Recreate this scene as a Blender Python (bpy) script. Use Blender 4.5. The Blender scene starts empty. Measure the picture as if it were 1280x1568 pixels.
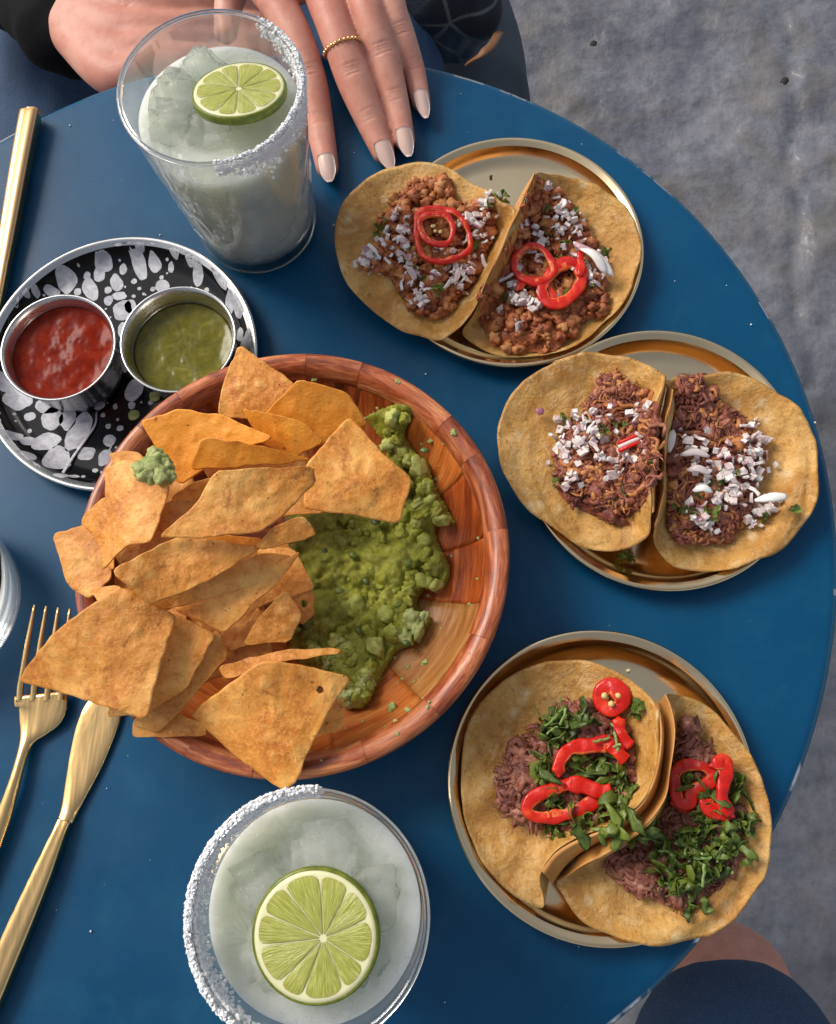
import bpy, bmesh, math, random
import numpy as np
from mathutils import Vector, Matrix, noise, Euler
R = math.radians
random.seed(7); rng = np.random.default_rng(7)
S = bpy.context.scene
COL = S.collection

# ------------------------------------------------------------------ camera
ZT = 0.74                      # table top height
HC = 0.51                      # camera above the table top
FPX = 1470.5                   # focal length in photo pixels (1280 x 1568)
nadir = np.array([63.46/FPX, 435.51/FPX, 1.0]); nadir /= np.linalg.norm(nadir)
e1 = np.cross([0, 1, 0], nadir); e1 /= np.linalg.norm(e1); e2 = np.cross(nadir, e1)
CM = np.stack([e1, -e2, -nadir])          # camera axes (right, down, forward) -> world
CAMP = np.array([0, 0, ZT+HC])
def at(px, py, h=0.0):
    """point of the place seen at photo pixel (px,py), h metres above the table top"""
    d = CM @ np.array([px-640, py-784, FPX]); t = (h-HC)/d[2]
    return d*t + CAMP
cam = bpy.data.objects.new('camera', bpy.data.cameras.new('camera'))
COL.objects.link(cam); S.camera = cam
m = Matrix(((CM[0][0], -CM[0][1], -CM[0][2], 0), (CM[1][0], -CM[1][1], -CM[1][2], 0), (CM[2][0], -CM[2][1], -CM[2][2], ZT+HC), (0, 0, 0, 1)))
cam.matrix_world = m
cam.data.sensor_width = 36; cam.data.sensor_fit = 'HORIZONTAL'; cam.data.lens = FPX/1280*36
cam.data.clip_start = 0.02; cam.data.clip_end = 500

# ------------------------------------------------------------------ light
SUN_EL, SUN_AZ = 42, -58       # from behind left
w = bpy.data.worlds.new('World'); S.world = w; w.use_nodes = True
nt = w.node_tree; bg = nt.nodes['Background']
sky = nt.nodes.new('ShaderNodeTexSky'); sky.sky_type = 'NISHITA'; sky.sun_disc = False
sky.sun_elevation = R(SUN_EL); sky.sun_rotation = R(SUN_AZ); sky.dust_density = 3.0; sky.air_density = 1.0; sky.ozone_density = 1.0
hs = nt.nodes.new('ShaderNodeHueSaturation'); hs.inputs['Saturation'].default_value = .5   # thin overcast: the blue is washed out
nt.links.new(sky.outputs[0], hs.inputs['Color']); nt.links.new(hs.outputs[0], bg.inputs[0]); bg.inputs[1].default_value = 0.14
sl = bpy.data.lights.new('sun', 'SUN'); sl.energy = 2.25; sl.angle = R(24); sl.color = (1, .93, .84)
so = bpy.data.objects.new('sun', sl); COL.objects.link(so); so.location = (-1, 2, 4)
sd = Vector((math.sin(R(SUN_AZ))*math.cos(R(SUN_EL)), math.cos(R(SUN_AZ))*math.cos(R(SUN_EL)), math.sin(R(SUN_EL))))
so.rotation_euler = sd.to_track_quat('Z', 'Y').to_euler()
S.view_settings.view_transform = 'Standard'; S.view_settings.look = 'None'; S.view_settings.exposure = 0.08; S.view_settings.gamma = 1

# ------------------------------------------------------------------ materials
def mat(name, col=(.5, .5, .5), rough=.5, metal=0, trans=0, ior=1.45, sss=0, sssr=(1, .4, .2), sssc=.003, coat=0, spec=.5):
    m = bpy.data.materials.new(name); m.use_nodes = True
    p = m.node_tree.nodes['Principled BSDF']
    p.inputs['Base Color'].default_value = (*col, 1); p.inputs['Roughness'].default_value = rough
    p.inputs['Metallic'].default_value = metal; p.inputs['Transmission Weight'].default_value = trans
    p.inputs['IOR'].default_value = ior; p.inputs['Subsurface Weight'].default_value = sss
    p.inputs['Subsurface Radius'].default_value = sssr; p.inputs['Subsurface Scale'].default_value = sssc
    p.inputs['Coat Weight'].default_value = coat; p.inputs['Specular IOR Level'].default_value = spec
    return m
class G:
    """small node-graph helper"""
    def __init__(s, m):
        s.m = m; s.t = m.node_tree; s.p = s.t.nodes['Principled BSDF']
        s.tc = s.t.nodes.new('ShaderNodeTexCoord'); s.co = s.tc.outputs['Object']
    def n(s, ty, **kw):
        n = s.t.nodes.new('ShaderNode'+ty)
        for k, v in kw.items():
            if hasattr(n, k) and k not in n.inputs: setattr(n, k, v)
            else: n.inputs[k].default_value = v
        return n
    def l(s, a, b): s.t.links.new(a, b)
    def mapping(s, scale=(1, 1, 1), rot=(0, 0, 0), loc=(0, 0, 0), src=None):
        n = s.t.nodes.new('ShaderNodeMapping'); n.inputs['Scale'].default_value = scale; n.inputs['Rotation'].default_value = rot; n.inputs['Location'].default_value = loc
        s.l(src or s.co, n.inputs[0]); return n.outputs[0]
    def noise(s, scale, detail=4, rough=.55, dist=0, src=None):
        n = s.n('TexNoise', Scale=scale, Detail=detail, Roughness=rough, Distortion=dist); s.l(src or s.co, n.inputs['Vector']); return n.outputs['Fac']
    def vor(s, scale, src=None, feature='F1', out='Distance', rnd=1):
        n = s.t.nodes.new('ShaderNodeTexVoronoi'); n.feature = feature; n.inputs['Scale'].default_value = scale; n.inputs['Randomness'].default_value = rnd
        s.l(src or s.co, n.inputs['Vector']); return n.outputs[out]
    def ramp(s, src, stops, interp='LINEAR'):
        n = s.t.nodes.new('ShaderNodeValToRGB'); cr = n.color_ramp; cr.interpolation = interp
        while len(cr.elements) < len(stops): cr.elements.new(.5)
        for e, (p, c) in zip(cr.elements, stops):
            e.position = p; e.color = (*c, 1) if hasattr(c, '__len__') else (c, c, c, 1)
        s.l(src, n.inputs[0]); return n.outputs[0]
    def mix(s, fac, a, b, mode='MIX'):
        n = s.t.nodes.new('ShaderNodeMix'); n.data_type = 'RGBA'; n.blend_type = mode
        for v, i in ((fac, 0), (a, 6), (b, 7)):
            if isinstance(v, (int, float)): n.inputs[i].default_value = v if i == 0 else (v, v, v, 1)
            elif isinstance(v, tuple): n.inputs[i].default_value = (*v, 1)
            else: s.l(v, n.inputs[i])
        return n.outputs[2]
    def math(s, op, a, b=0):
        n = s.t.nodes.new('ShaderNodeMath'); n.operation = op
        for v, i in ((a, 0), (b, 1)):
            if isinstance(v, (int, float)): n.inputs[i].default_value = v
            else: s.l(v, n.inputs[i])
        return n.outputs[0]
    def bump(s, h, strength=.5, dist=.001, prev=None):
        n = s.n('Bump', Strength=strength, Distance=dist); s.l(h, n.inputs['Height'])
        if prev: s.l(prev, n.inputs['Normal'])
        s.l(n.outputs[0], s.p.inputs['Normal']); return n.outputs[0]
    def base(s, c): s.l(c, s.p.inputs['Base Color'])
    def rough(s, c): s.l(c, s.p.inputs['Roughness'])
    def orand(s): return s.n('ObjectInfo').outputs['Random']
M = {}
def g_(name, *a, **k):
    M[name] = mat(name, *a, **k); return G(M[name])

g = g_('table_paint', rough=.36, spec=.3)
n1 = g.noise(9, 5); n2 = g.noise(160, 3); n3 = g.noise(38, 6, .7)
c = g.mix(g.ramp(n1, [(.3, 0), (.7, 1)]), (.0004, .049, .118), (.0010, .068, .160))
c = g.mix(g.ramp(n3, [(.50, 0), (.75, .5)]), c, (.010, .095, .17))
st = g.ramp(g.vor(55), [(.0, .5), (.035, 0)]); c = g.mix(st, c, (.1, .2, .3)); g.base(c)
g.rough(g.ramp(g.noise(24, 6, .65), [(.3, .28), (.7, .46)])); g.bump(n2, .1, .0003)
g = g_('table_edge_metal', rough=.22); we = g.ramp(g.noise(26, 4, .7), [(.56, 0), (.62, 1)]); g.base(g.mix(we, (.004, .075, .15), (.55, .56, .58))); g.l(we, g.p.inputs['Metallic'])
g = g_('stone', rough=.5)
c = g.ramp(g.noise(3.2, 8, .62), [(.3, (.060, .064, .078)), (.5, (.125, .13, .155)), (.72, (.23, .235, .26))])
c = g.mix(g.ramp(g.noise(14, 8, .7), [(.4, 0), (.7, .6)]), c, (.26, .26, .27))
c = g.mix(g.ramp(g.noise(60, 4, .7), [(.45, 0), (.7, .5)]), c, (.07, .07, .08)); c = g.mix(g.ramp(g.noise(5.5, 3, .5, 1), [(.48, 0), (.66, .55)]), c, (.15, .13, .105)); g.base(c)
g.rough(g.ramp(g.noise(12, 5), [(.35, .24), (.7, .46)])); b = g.bump(g.noise(20, 4, .5), .7, .013); g.bump(g.noise(70, 4, .6), .35, .003, b)
g = g_('dark_debris', (.02, .018, .016), .7)
g = g_('brass', (.66, .50, .27), .24, 1)
nb = g.noise(6, 3); g.base(g.mix(g.ramp(nb, [(.35, 0), (.65, 1)]), (.92, .72, .43), (.80, .58, .32)))
g.rough(g.ramp(g.noise(35, 6, .7), [(.3, .10), (.7, .24)])); g.bump(g.noise(14, 3), .25, .0012)
g = g_('gold', (.90, .58, .24), .16, 1); gb = g.bump(g.noise(1, 3, .5, .4, g.mapping((70, 20, 70), (0, 0, -.45))), .5, .0022); g.bump(g.noise(60, 2), .08, .0006, gb); g.rough(g.ramp(g.noise(90, 5), [(.4, .06), (.7, .17)]))
g = g_('copper_gold', (.70, .42, .20), .2, 1); g.bump(g.noise(50, 2), .1, .0006)
g = g_('steel', (.58, .57, .55), .22, 1); g.rough(g.ramp(g.noise(1, 5, .7, 0, g.mapping((30, 30, 300))), [(.3, .16), (.7, .34)]))
g = g_('black_enamel', (.004, .004, .005), .14, spec=.4); g.bump(g.noise(60, 3), .12, .0006)
g = g_('white_enamel', (.50, .50, .53), .22)
g.base(g.ramp(g.noise(140, 5, .6, 1.5), [(.3, (.30, .30, .36)), (.55, (.50, .50, .53)), (.7, (.62, .62, .63))]))
# woods of the bowl; the dark one also carries painted shade
for nm, (ca, cb, cc) in {'wood_red': ((.20, .030, .007), (.50, .105, .018), (.66, .20, .045)), 'wood_dark_shade': ((.10, .016, .006), (.30, .055, .014), (.46, .11, .03)), 'wood_orange': ((.30, .060, .010), (.66, .18, .030), (.76, .30, .08)), 'wood_ochre': ((.36, .13, .03), (.58, .26, .07), (.70, .40, .14)), 'wood_rim': ((.12, .022, .008), (.40, .095, .030), (.66, .26, .11))}.items():
    g = g_(nm, rough=.36, coat=.15)
    oi = g.n('ObjectInfo'); cb_ = g.n('CombineXYZ'); g.l(oi.outputs['Random'], cb_.inputs[0]); g.l(oi.outputs['Random'], cb_.inputs[2])
    uv = g.tc.outputs['UV']; ad = g.n('VectorMath', operation='ADD'); g.l(uv, ad.inputs[0]); sc_ = g.n('VectorMath', operation='SCALE'); g.l(cb_.outputs[0], sc_.inputs[0]); sc_.inputs['Scale'].default_value = 13; g.l(sc_.outputs[0], ad.inputs[1])
    grain = g.noise(1, 7, .65, .6, g.mapping((260, 28, 60), src=ad.outputs[0])); fine = g.noise(1, 3, .7, .2, g.mapping((1500, 60, 200), src=ad.outputs[0]))
    c = g.ramp(grain, [(.34, ca), (.5, cb), (.66, cc)]); c = g.mix(g.ramp(fine, [(.45, 0), (.75, .7)]), c, ca)
    tone = g.mix(oi.outputs['Random'], (.72, .68, .66), (1.18, 1.15, 1.1)); g.base(g.mix(1.0, c, tone, 'MULTIPLY')); g.bump(fine, .35, .0005)
# corn
def corn(name, lo, mid, hi, spot, bumpd=.0009, sc=1.0, gloss=.48):
    g = g_(name, rough=gloss, sss=.12, sssr=(1, .6, .25), sssc=.002)
    oi = g.n('ObjectInfo'); ad = g.n('VectorMath', operation='ADD'); g.l(g.co, ad.inputs[0]); g.l(oi.outputs['Location'], ad.inputs[1]); src = ad.outputs[0]
    a = g.noise(34*sc, 5, .6, .4, src); b = g.noise(170*sc, 5, .7, .3, src); v = g.vor(90*sc, src)
    c = g.ramp(a, [(.32, lo), (.5, mid), (.68, hi)])
    c = g.mix(g.ramp(b, [(.48, 0), (.68, .6)]), c, lo)
    c = g.mix(g.ramp(v, [(.05, .75), (.36, 0)]), c, hi); c = g.mix(g.ramp(g.noise(75*sc, 5, .7, .6, src), [(.56, 0), (.68, .8)]), c, spot)
    c = g.mix(g.ramp(g.noise(520*sc, 4, .7, 0, src), [(.45, 0), (.68, .5)]), c, hi)
    sp = g.ramp(g.noise(420*sc, 2, .5, 0, src), [(.68, 0), (.76, .85)]); c = g.mix(sp, c, (.16, .04, .01))
    tone = g.mix(oi.outputs['Random'], (.86, .82, .76), (1.1, 1.08, 1.05)); g.base(g.mix(1.0, c, tone, 'MULTIPLY'))
    h = g.mix(.5, g.ramp(v, [(.0, 1), (.4, 0)]), g.noise(260*sc, 4, .65, 0, src)); b1 = g.bump(h, .9, bumpd*1.5); g.bump(g.noise(700, 4, .7, 0, src), .6, .0006, b1)
    return g
corn('chip_corn', (.52, .165, .016), (.72, .285, .042), (.90, .49, .135), (.38, .10, .012))
corn('chip_orange', (.62, .19, .010), (.78, .29, .020), (.86, .39, .05), (.50, .14, .01), .0005, .7)
def tort(name, lo, mid, hi):
    g = g_(name, rough=.38, sss=.1, sssr=(1, .6, .25), sssc=.002)
    oi = g.n('ObjectInfo'); ad = g.n('VectorMath', operation='ADD'); g.l(g.co, ad.inputs[0]); g.l(oi.outputs['Location'], ad.inputs[1]); src = ad.outputs[0]
    a = g.noise(22, 5, .6, .5, src); p = g.noise(85, 7, .75, .8, src); f = g.noise(420, 4, .7, 0, src)
    c = g.ramp(a, [(.33, lo), (.5, mid), (.66, hi)])
    c = g.mix(g.ramp(p, [(.50, 0), (.66, .6)]), c, (.84, .60, .30)); c = g.mix(g.ramp(g.noise(30, 6, .75, .3, src), [(.50, 0), (.62, .6)]), c, (.42, .18, .032)); c = g.mix(g.ramp(g.noise(260, 3, .6, 0, src), [(.55, 0), (.68, .55)]), c, (.34, .15, .03)); c = g.mix(g.ramp(g.vor(70, src), [(.05, .6), (.25, 0)]), c, (.86, .68, .38))
    c = g.mix(g.ramp(f, [(.54, 0), (.7, .6)]), c, lo)
    c = g.mix(g.ramp(g.noise(110, 3, .5, 0, src), [(.70, 0), (.78, .7)]), c, (.22, .08, .02)); g.base(c)
    g.rough(g.ramp(p, [(.4, .3), (.6, .6)]))
    b1 = g.bump(p, .8, .0018); g.bump(f, .9, .0010, b1)
tort('tortilla_corn', (.46, .20, .034), (.66, .35, .085), (.78, .48, .16))
g = g_('tortilla_underside', (.56, .24, .05), .5); g.base(g.ramp(g.noise(40, 5), [(.35, (.46, .19, .04)), (.65, (.66, .34, .10))])); g.bump(g.noise(300, 4), .4, .0005)
# fillings
def meat(name, cols, rough=.34):
    g = g_(name, rough=rough, sss=.1, sssr=(1, .3, .15), sssc=.002)
    c = g.ramp(g.noise(130, 5, .7), [(.28, cols[0]), (.45, cols[1]), (.6, cols[2]), (.75, cols[3])]); g.base(c)
    g.rough(g.ramp(g.noise(260, 3), [(.35, .22), (.7, .6)])); g.bump(g.noise(600, 4, .7), .7, .0007)
meat('chorizo_meat', ((.13, .025, .012), (.33, .08, .026), (.54, .18, .06), (.68, .32, .13)))
meat('beef_meat', ((.07, .014, .009), (.20, .05, .03), (.38, .13, .07), (.58, .28, .16)))
meat('pork_meat', ((.06, .015, .009), (.19, .056, .034), (.38, .145, .09), (.66, .38, .27)))
meat('crisp_meat', ((.30, .09, .02), (.48, .17, .05), (.62, .27, .09), (.72, .38, .15)), .42)
g = g_('onion', (.8, .74, .72), .28, sss=.3, sssr=(1, .8, .8), sssc=.002)
oi = g.n('ObjectInfo'); gz = g.n('SeparateXYZ'); g.l(g.co, gz.inputs[0])
pz = g.math('MULTIPLY', g.ramp(g.math('ADD', g.math('MULTIPLY', gz.outputs[1], 320), .5), [(.62, 0), (.95, 1)]), g.ramp(oi.outputs['Random'], [(.5, .0), (.85, .9)]))
oc = g.mix(oi.outputs['Random'], (.66, .52, .50), (.92, .89, .82)); g.base(g.mix(pz, oc, (.34, .08, .15))); g.bump(g.noise(500, 2), .2, .0003)
g = g_('cilantro', (.05, .14, .015), .4, sss=.15, sssr=(.3, 1, .1), sssc=.001)
c = g.mix(g.orand(), (.026, .048, .005), (.15, .19, .022)); c = g.mix(g.ramp(g.noise(500, 3), [(.4, 0), (.7, .4)]), c, (.20, .28, .07)); g.base(c); g.bump(g.noise(500, 3), .7, .0007)
g = g_('cilantro_stem', (.22, .34, .10), .35, sss=.2)
g = g_('chili_skin', (.62, .010, .004), .16, sss=.2, sssr=(1, .1, .05), sssc=.003, coat=.1)
c = g.ramp(g.noise(90, 4, .6), [(.3, (.46, .006, .003)), (.55, (.66, .016, .005)), (.72, (.78, .07, .015))]); g.base(c); g.rough(g.ramp(g.noise(200, 3), [(.35, .12), (.65, .42)])); g.bump(g.noise(260, 4, .7), .5, .0009)
g = g_('chili_flesh', (.70, .16, .03), .3, sss=.3); g.base(g.ramp(g.noise(300, 3), [(.35, (.62, .035, .008)), (.6, (.80, .20, .05))])); g.bump(g.noise(500, 3), .6, .0006)
g = g_('chili_seed', (.72, .55, .22), .4)
g = g_('guacamole', rough=.32, sss=.2, sssr=(.7, 1, .2), sssc=.003)
c = g.ramp(g.noise(120, 6, .7, .5), [(.28, (.13, .125, .010)), (.45, (.28, .285, .026)), (.6, (.42, .43, .06)), (.78, (.66, .66, .20))])
c = g.mix(g.ramp(g.noise(45, 3), [(.45, 0), (.7, .5)]), c, (.18, .19, .015)); g.base(c)
g.rough(g.ramp(g.noise(120, 3), [(.4, .10), (.65, .34)])); b1 = g.bump(g.noise(230, 6, .72), .9, .0022); g.bump(g.noise(900, 3), .5, .0005, b1)
g = g_('avocado', rough=.35, sss=.25, sssr=(.7, 1, .3), sssc=.003)
c = g.mix(g.orand(), (.34, .37, .05), (.58, .60, .17)); c = g.mix(g.ramp(g.noise(300, 4), [(.4, 0), (.7, .6)]), c, (.14, .15, .02)); g.base(c); g.bump(g.noise(400, 5, .7), .8, .0012)
g = g_('pale_guacamole', rough=.35, sss=.3, sssr=(.7, 1, .3), sssc=.003)
g.base(g.ramp(g.noise(240, 5, .7), [(.3, (.20, .26, .045)), (.55, (.42, .46, .16)), (.75, (.66, .66, .32))])); g.bump(g.noise(420, 5, .7), .8, .0014)
g = g_('red_salsa', (.26, .018, .004), .16, spec=.10)
g.base(g.ramp(g.noise(150, 6, .7), [(.35, (.13, .006, .001)), (.55, (.21, .013, .002)), (.75, (.30, .03, .004))])); b1 = g.bump(g.noise(38, 3, .5), .5, .0022); g.bump(g.noise(240, 3), .25, .0004, b1)
g = g_('green_salsa', (.14, .13, .012), .16, spec=.28)
g.base(g.ramp(g.noise(90, 6, .7, 1.2), [(.35, (.085, .078, .004)), (.55, (.14, .125, .008)), (.75, (.25, .22, .03))])); b1 = g.bump(g.noise(26, 3, .5, 1.), .45, .0020); g.bump(g.noise(240, 3), .2, .0003, b1)
# drinks
g = g_('clear_glass', (.97, .98, .98), .015, trans=1, ior=1.48)   # thin walls: most light passes straight, the rest is bent
tr = g.n('BsdfTransparent'); tr.inputs[0].default_value = (.985, .99, .985, 1); gl = g.n('BsdfGlossy'); gl.inputs['Roughness'].default_value = .03; lw = g.n('LayerWeight'); lw.inputs[0].default_value = .5; fr_ = g.math('ADD', g.math('MULTIPLY', g.math('POWER', lw.outputs['Facing'], 4.5), .75), .035)
m1 = g.n('MixShader'); g.l(fr_, m1.inputs[0]); g.l(tr.outputs[0], m1.inputs[1]); g.l(gl.outputs[0], m1.inputs[2])
m2 = g.n('MixShader'); m2.inputs[0].default_value = .22; g.l(m1.outputs[0], m2.inputs[1]); g.l(g.p.outputs[0], m2.inputs[2]); g.l(m2.outputs[0], g.t.nodes['Material Output'].inputs[0])
M['rim_glass'] = mat('rim_glass', (.96, .97, .97), .03, trans=1, ior=1.5)
g = g_('ice', (.93, .95, .93), .06, trans=.85, ior=1.2); g.bump(g.noise(90, 5, .6, .5), .8, .0030); g.rough(g.ramp(g.noise(160, 4, .7), [(.45, .02), (.7, .4)]))
tr = g.n('BsdfTransparent'); m1 = g.n('MixShader'); m1.inputs[0].default_value = .85; g.l(tr.outputs[0], m1.inputs[1]); g.l(g.p.outputs[0], m1.inputs[2]); g.l(m1.outputs[0], g.t.nodes['Material Output'].inputs[0])
g = g_('margarita_liquid', (.62, .66, .50), .10, trans=.10, ior=1.33, sss=1, sssr=(1, 1, .8), sssc=.03)
g.base(g.ramp(g.noise(26, 3, .5, .6), [(.3, (.56, .60, .52)), (.7, (.80, .82, .70))])); g.bump(g.noise(70, 4, .6, 1.2), .6, .0028); g.rough(g.ramp(g.noise(50, 4), [(.4, .04), (.6, .3)]))
g = g_('water', (.9, .94, .95), .02, trans=1, ior=1.33)
g = g_('salt', (.90, .90, .90), .35, sss=.1, sssr=(1, 1, 1), sssc=.001)
g = g_('lime_rind', (.10, .17, .012), .3); g.base(g.ramp(g.noise(260, 3), [(.35, (.10, .13, .006)), (.65, (.20, .23, .02))])); g.bump(g.noise(600, 2), .4, .0003)
g = g_('lime_pith', (.78, .76, .44), .4, sss=.4, sssr=(.8, 1, .5), sssc=.003)
g = g_('lime_pulp', (.30, .40, .08), .16, sss=.35, sssr=(.7, 1, .3), sssc=.004)
mp = g.tc.outputs['UV']; g.base(g.ramp(g.noise(1, 5, .6, .4, g.mapping((3.5, 26, 1), src=mp)), [(.3, (.27, .28, .036)), (.52, (.41, .42, .085)), (.72, (.64, .63, .24))])); g.bump(g.noise(1, 3, .6, .3, g.mapping((4, 30, 1), src=mp)), .5, .0008)
# people
g = g_('skin', rough=.5, sss=.25, sssr=(1, .35, .2), sssc=.004)
c = g.ramp(g.noise(22, 4, .6), [(.3, (.52, .19, .135)), (.5, (.62, .28, .20)), (.72, (.70, .38, .29))]); c = g.mix(g.ramp(g.noise(110, 4), [(.5, 0), (.75, .45)]), c, (.44, .15, .10)); g.base(c)
b1 = g.bump(g.vor(620), .25, .0003); g.bump(g.noise(130, 4, .6, .5), .3, .0009, b1)
g = g_('nail', (.78, .54, .46), .25, sss=.3, sssc=.002, coat=.15)
g = g_('black_cloth', (.006, .006, .007), .85, spec=.15); g.bump(g.noise(500, 3), .5, .0006)
g = g_('denim', rough=.8); tw = g.noise(1, 2, .5, 0, g.mapping((900, 500, 900), (0, .6, .7)))
c = g.ramp(g.noise(9, 5), [(.3, (.014, .034, .080)), (.7, (.034, .080, .165))]); g.base(g.mix(g.ramp(tw, [(.45, 0), (.7, .5)]), c, (.06, .11, .18))); g.bump(tw, .5, .0006)
g = g_('dark_denim', rough=.8); g.base(g.ramp(g.noise(12, 5), [(.3, (.008, .013, .026)), (.7, (.02, .035, .06))])); g.bump(g.noise(700, 3), .5, .0005)
g = g_('grey_denim', rough=.8); g.base(g.ramp(g.noise(12, 5), [(.3, (.035, .045, .06)), (.7, (.075, .09, .115))])); g.bump(g.noise(700, 3), .5, .0005)
g = g_('patterned_cloth', rough=.75)
c = g.ramp(g.vor(22, feature='DISTANCE_TO_EDGE', src=g.mapping((1, 1, 1.3))), [(.015, (.10, .11, .11)), (.05, (.010, .014, .022))]); c = g.mix(g.ramp(g.noise(16, 4), [(.5, 0), (.62, .6)]), c, (.012, .035, .075)); g.base(c); g.bump(g.noise(70, 4), .6, .004)
M['tan_strap'] = mat('tan_strap', (.22, .10, .045), .55)
M['crumb'] = mat('crumb', (.55, .55, .40), .5)
M['dark_iron'] = mat('dark_iron', (.03, .035, .04), .45, .3)

# ------------------------------------------------------------------ build helpers
ORG = {}
def tag(o, label=None, cat=None, group=None, kind=None):
    for k, v in (('label', label), ('category', cat), ('group', group), ('kind', kind)):
        if v: o[k] = v
    return o
def thing(name, loc, label, cat, group=None, rot=None):
    o = bpy.data.objects.new(name, None); COL.objects.link(o); o.location = loc; o.empty_display_size = .01
    if rot is not None: o.rotation_euler = rot
    ORG[o.name] = np.array(loc, float); return tag(o, label, cat, group)
def mk(name, V, F, m, parent=None, origin=None, smooth=True, local=False, uv=None):
    """one mesh object; V in world coordinates unless local"""
    V = np.asarray(V, float)
    if parent is not None: org = ORG.get(parent.name, np.zeros(3)) if not local else np.zeros(3)
    else: org = np.array(origin if origin is not None else V.mean(0), float)
    me = bpy.data.meshes.new(name); me.from_pydata((V-org).tolist() if not local else V.tolist(), [], F)
    for mm in (m if isinstance(m, (list, tuple)) else [m]): me.materials.append(M[mm])
    me.update()
    if smooth: me.polygons.foreach_set('use_smooth', [True]*len(me.polygons))
    if uv is not None:
        l = me.uv_layers.new(name='UVMap'); vi = np.zeros(len(me.loops), int); me.loops.foreach_get('vertex_index', vi)
        l.data.foreach_set('uv', np.asarray(uv, float)[vi].ravel())
    o = bpy.data.objects.new(name, me); COL.objects.link(o)
    if parent is not None:
        o.parent = parent; ORG[o.name] = ORG.get(parent.name, np.zeros(3))
    else:
        o.location = org; ORG[o.name] = org
    return o
def inst(name, me, parent, loc, rot, sc=(1, 1, 1)):
    o = bpy.data.objects.new(name, me); COL.objects.link(o); o.parent = parent
    o.location = Vector(np.array(loc)-ORG[parent.name]) if parent is not None else loc
    o.rotation_euler = rot; o.scale = sc if hasattr(sc, '__len__') else (sc,)*3
    return o
def join(parts):
    V = []; F = []; n = 0
    for v, f in parts:
        v = np.asarray(v); V.append(v); F += [tuple(i+n for i in q) for q in f]; n += len(v)
    return np.concatenate(V), F
def grid_faces(nr, nc, closed=True, off=0):
    F = []
    for i in range(nr-1):
        for j in range(nc if closed else nc-1):
            a = off+i*nc+j; b = off+i*nc+(j+1) % nc; F.append((a, b, b+nc, a+nc))
    return F
def lathe(prof, n=96, c=(0, 0, 0), mod=None, a0=0, a1=None):
    """profile list of (r,z); full turn closed unless a1 given"""
    full = a1 is None; A = np.linspace(a0, a0+2*math.pi if full else a1, n, endpoint=not full)
    V = []
    for i, (r, z) in enumerate(prof):
        rr = np.full(n, float(r)) if mod is None else np.array([mod(r, z, a, i) for a in A])
        V.append(np.stack([c[0]+rr*np.cos(A), c[1]+rr*np.sin(A), np.full(n, c[2]+z)], 1))
    return np.concatenate(V), grid_faces(len(prof), n, full)
def spl(P, n, closed=False):
    """Catmull-Rom through points, n samples"""
    P = np.asarray(P, float); k = len(P); out = []
    T = np.linspace(0, k if closed else k-1, n, endpoint=not closed)
    for t in T:
        i = min(int(t), k-1 if closed else k-2); u = t-i
        g = (lambda j: P[j % k]) if closed else (lambda j: P[j] if 0 <= j < k else (2*P[0]-P[1] if j < 0 else 2*P[-1]-P[-2]))
        a, b, c_, d = g(i-1), g(i), g(i+1), g(i+2)
        out.append(.5*((2*b)+(-a+c_)*u+(2*a-5*b+4*c_-d)*u*u+(-a+3*b-3*c_+d)*u**3))
    return np.array(out)
def nz(p, s=1.0): return noise.noise(Vector((p[0]*s, p[1]*s, p[2]*s)))
def tube(P, W, T, n=16, sec=None, up=(0, 0, 1), cap=True):
    """sweep; W half width, T half thickness per point"""
    P = np.asarray(P, float); k = len(P); V = []; up = np.array(up, float)
    for i in range(k):
        d = P[min(i+1, k-1)]-P[max(i-1, 0)]; d /= np.linalg.norm(d)+1e-12
        s = np.cross(d, up)
        if np.linalg.norm(s) < 1e-3: s = np.cross(d, (1, 0, 0.2))
        s /= np.linalg.norm(s); u = np.cross(s, d)
        for j in range(n):
            a = 2*math.pi*j/n; cx, cy = math.cos(a), math.sin(a)
            if sec: cx, cy = sec(a)
            V.append(P[i]+s*cx*W[i]+u*cy*T[i])
    V = np.array(V); F = [(a, b, c_, d)[::-1] for a, b, c_, d in grid_faces(k, n)]
    if cap:
        F.append(tuple(range(n))); F.append(tuple(range((k-1)*n, k*n))[::-1])
    return V, F
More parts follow.
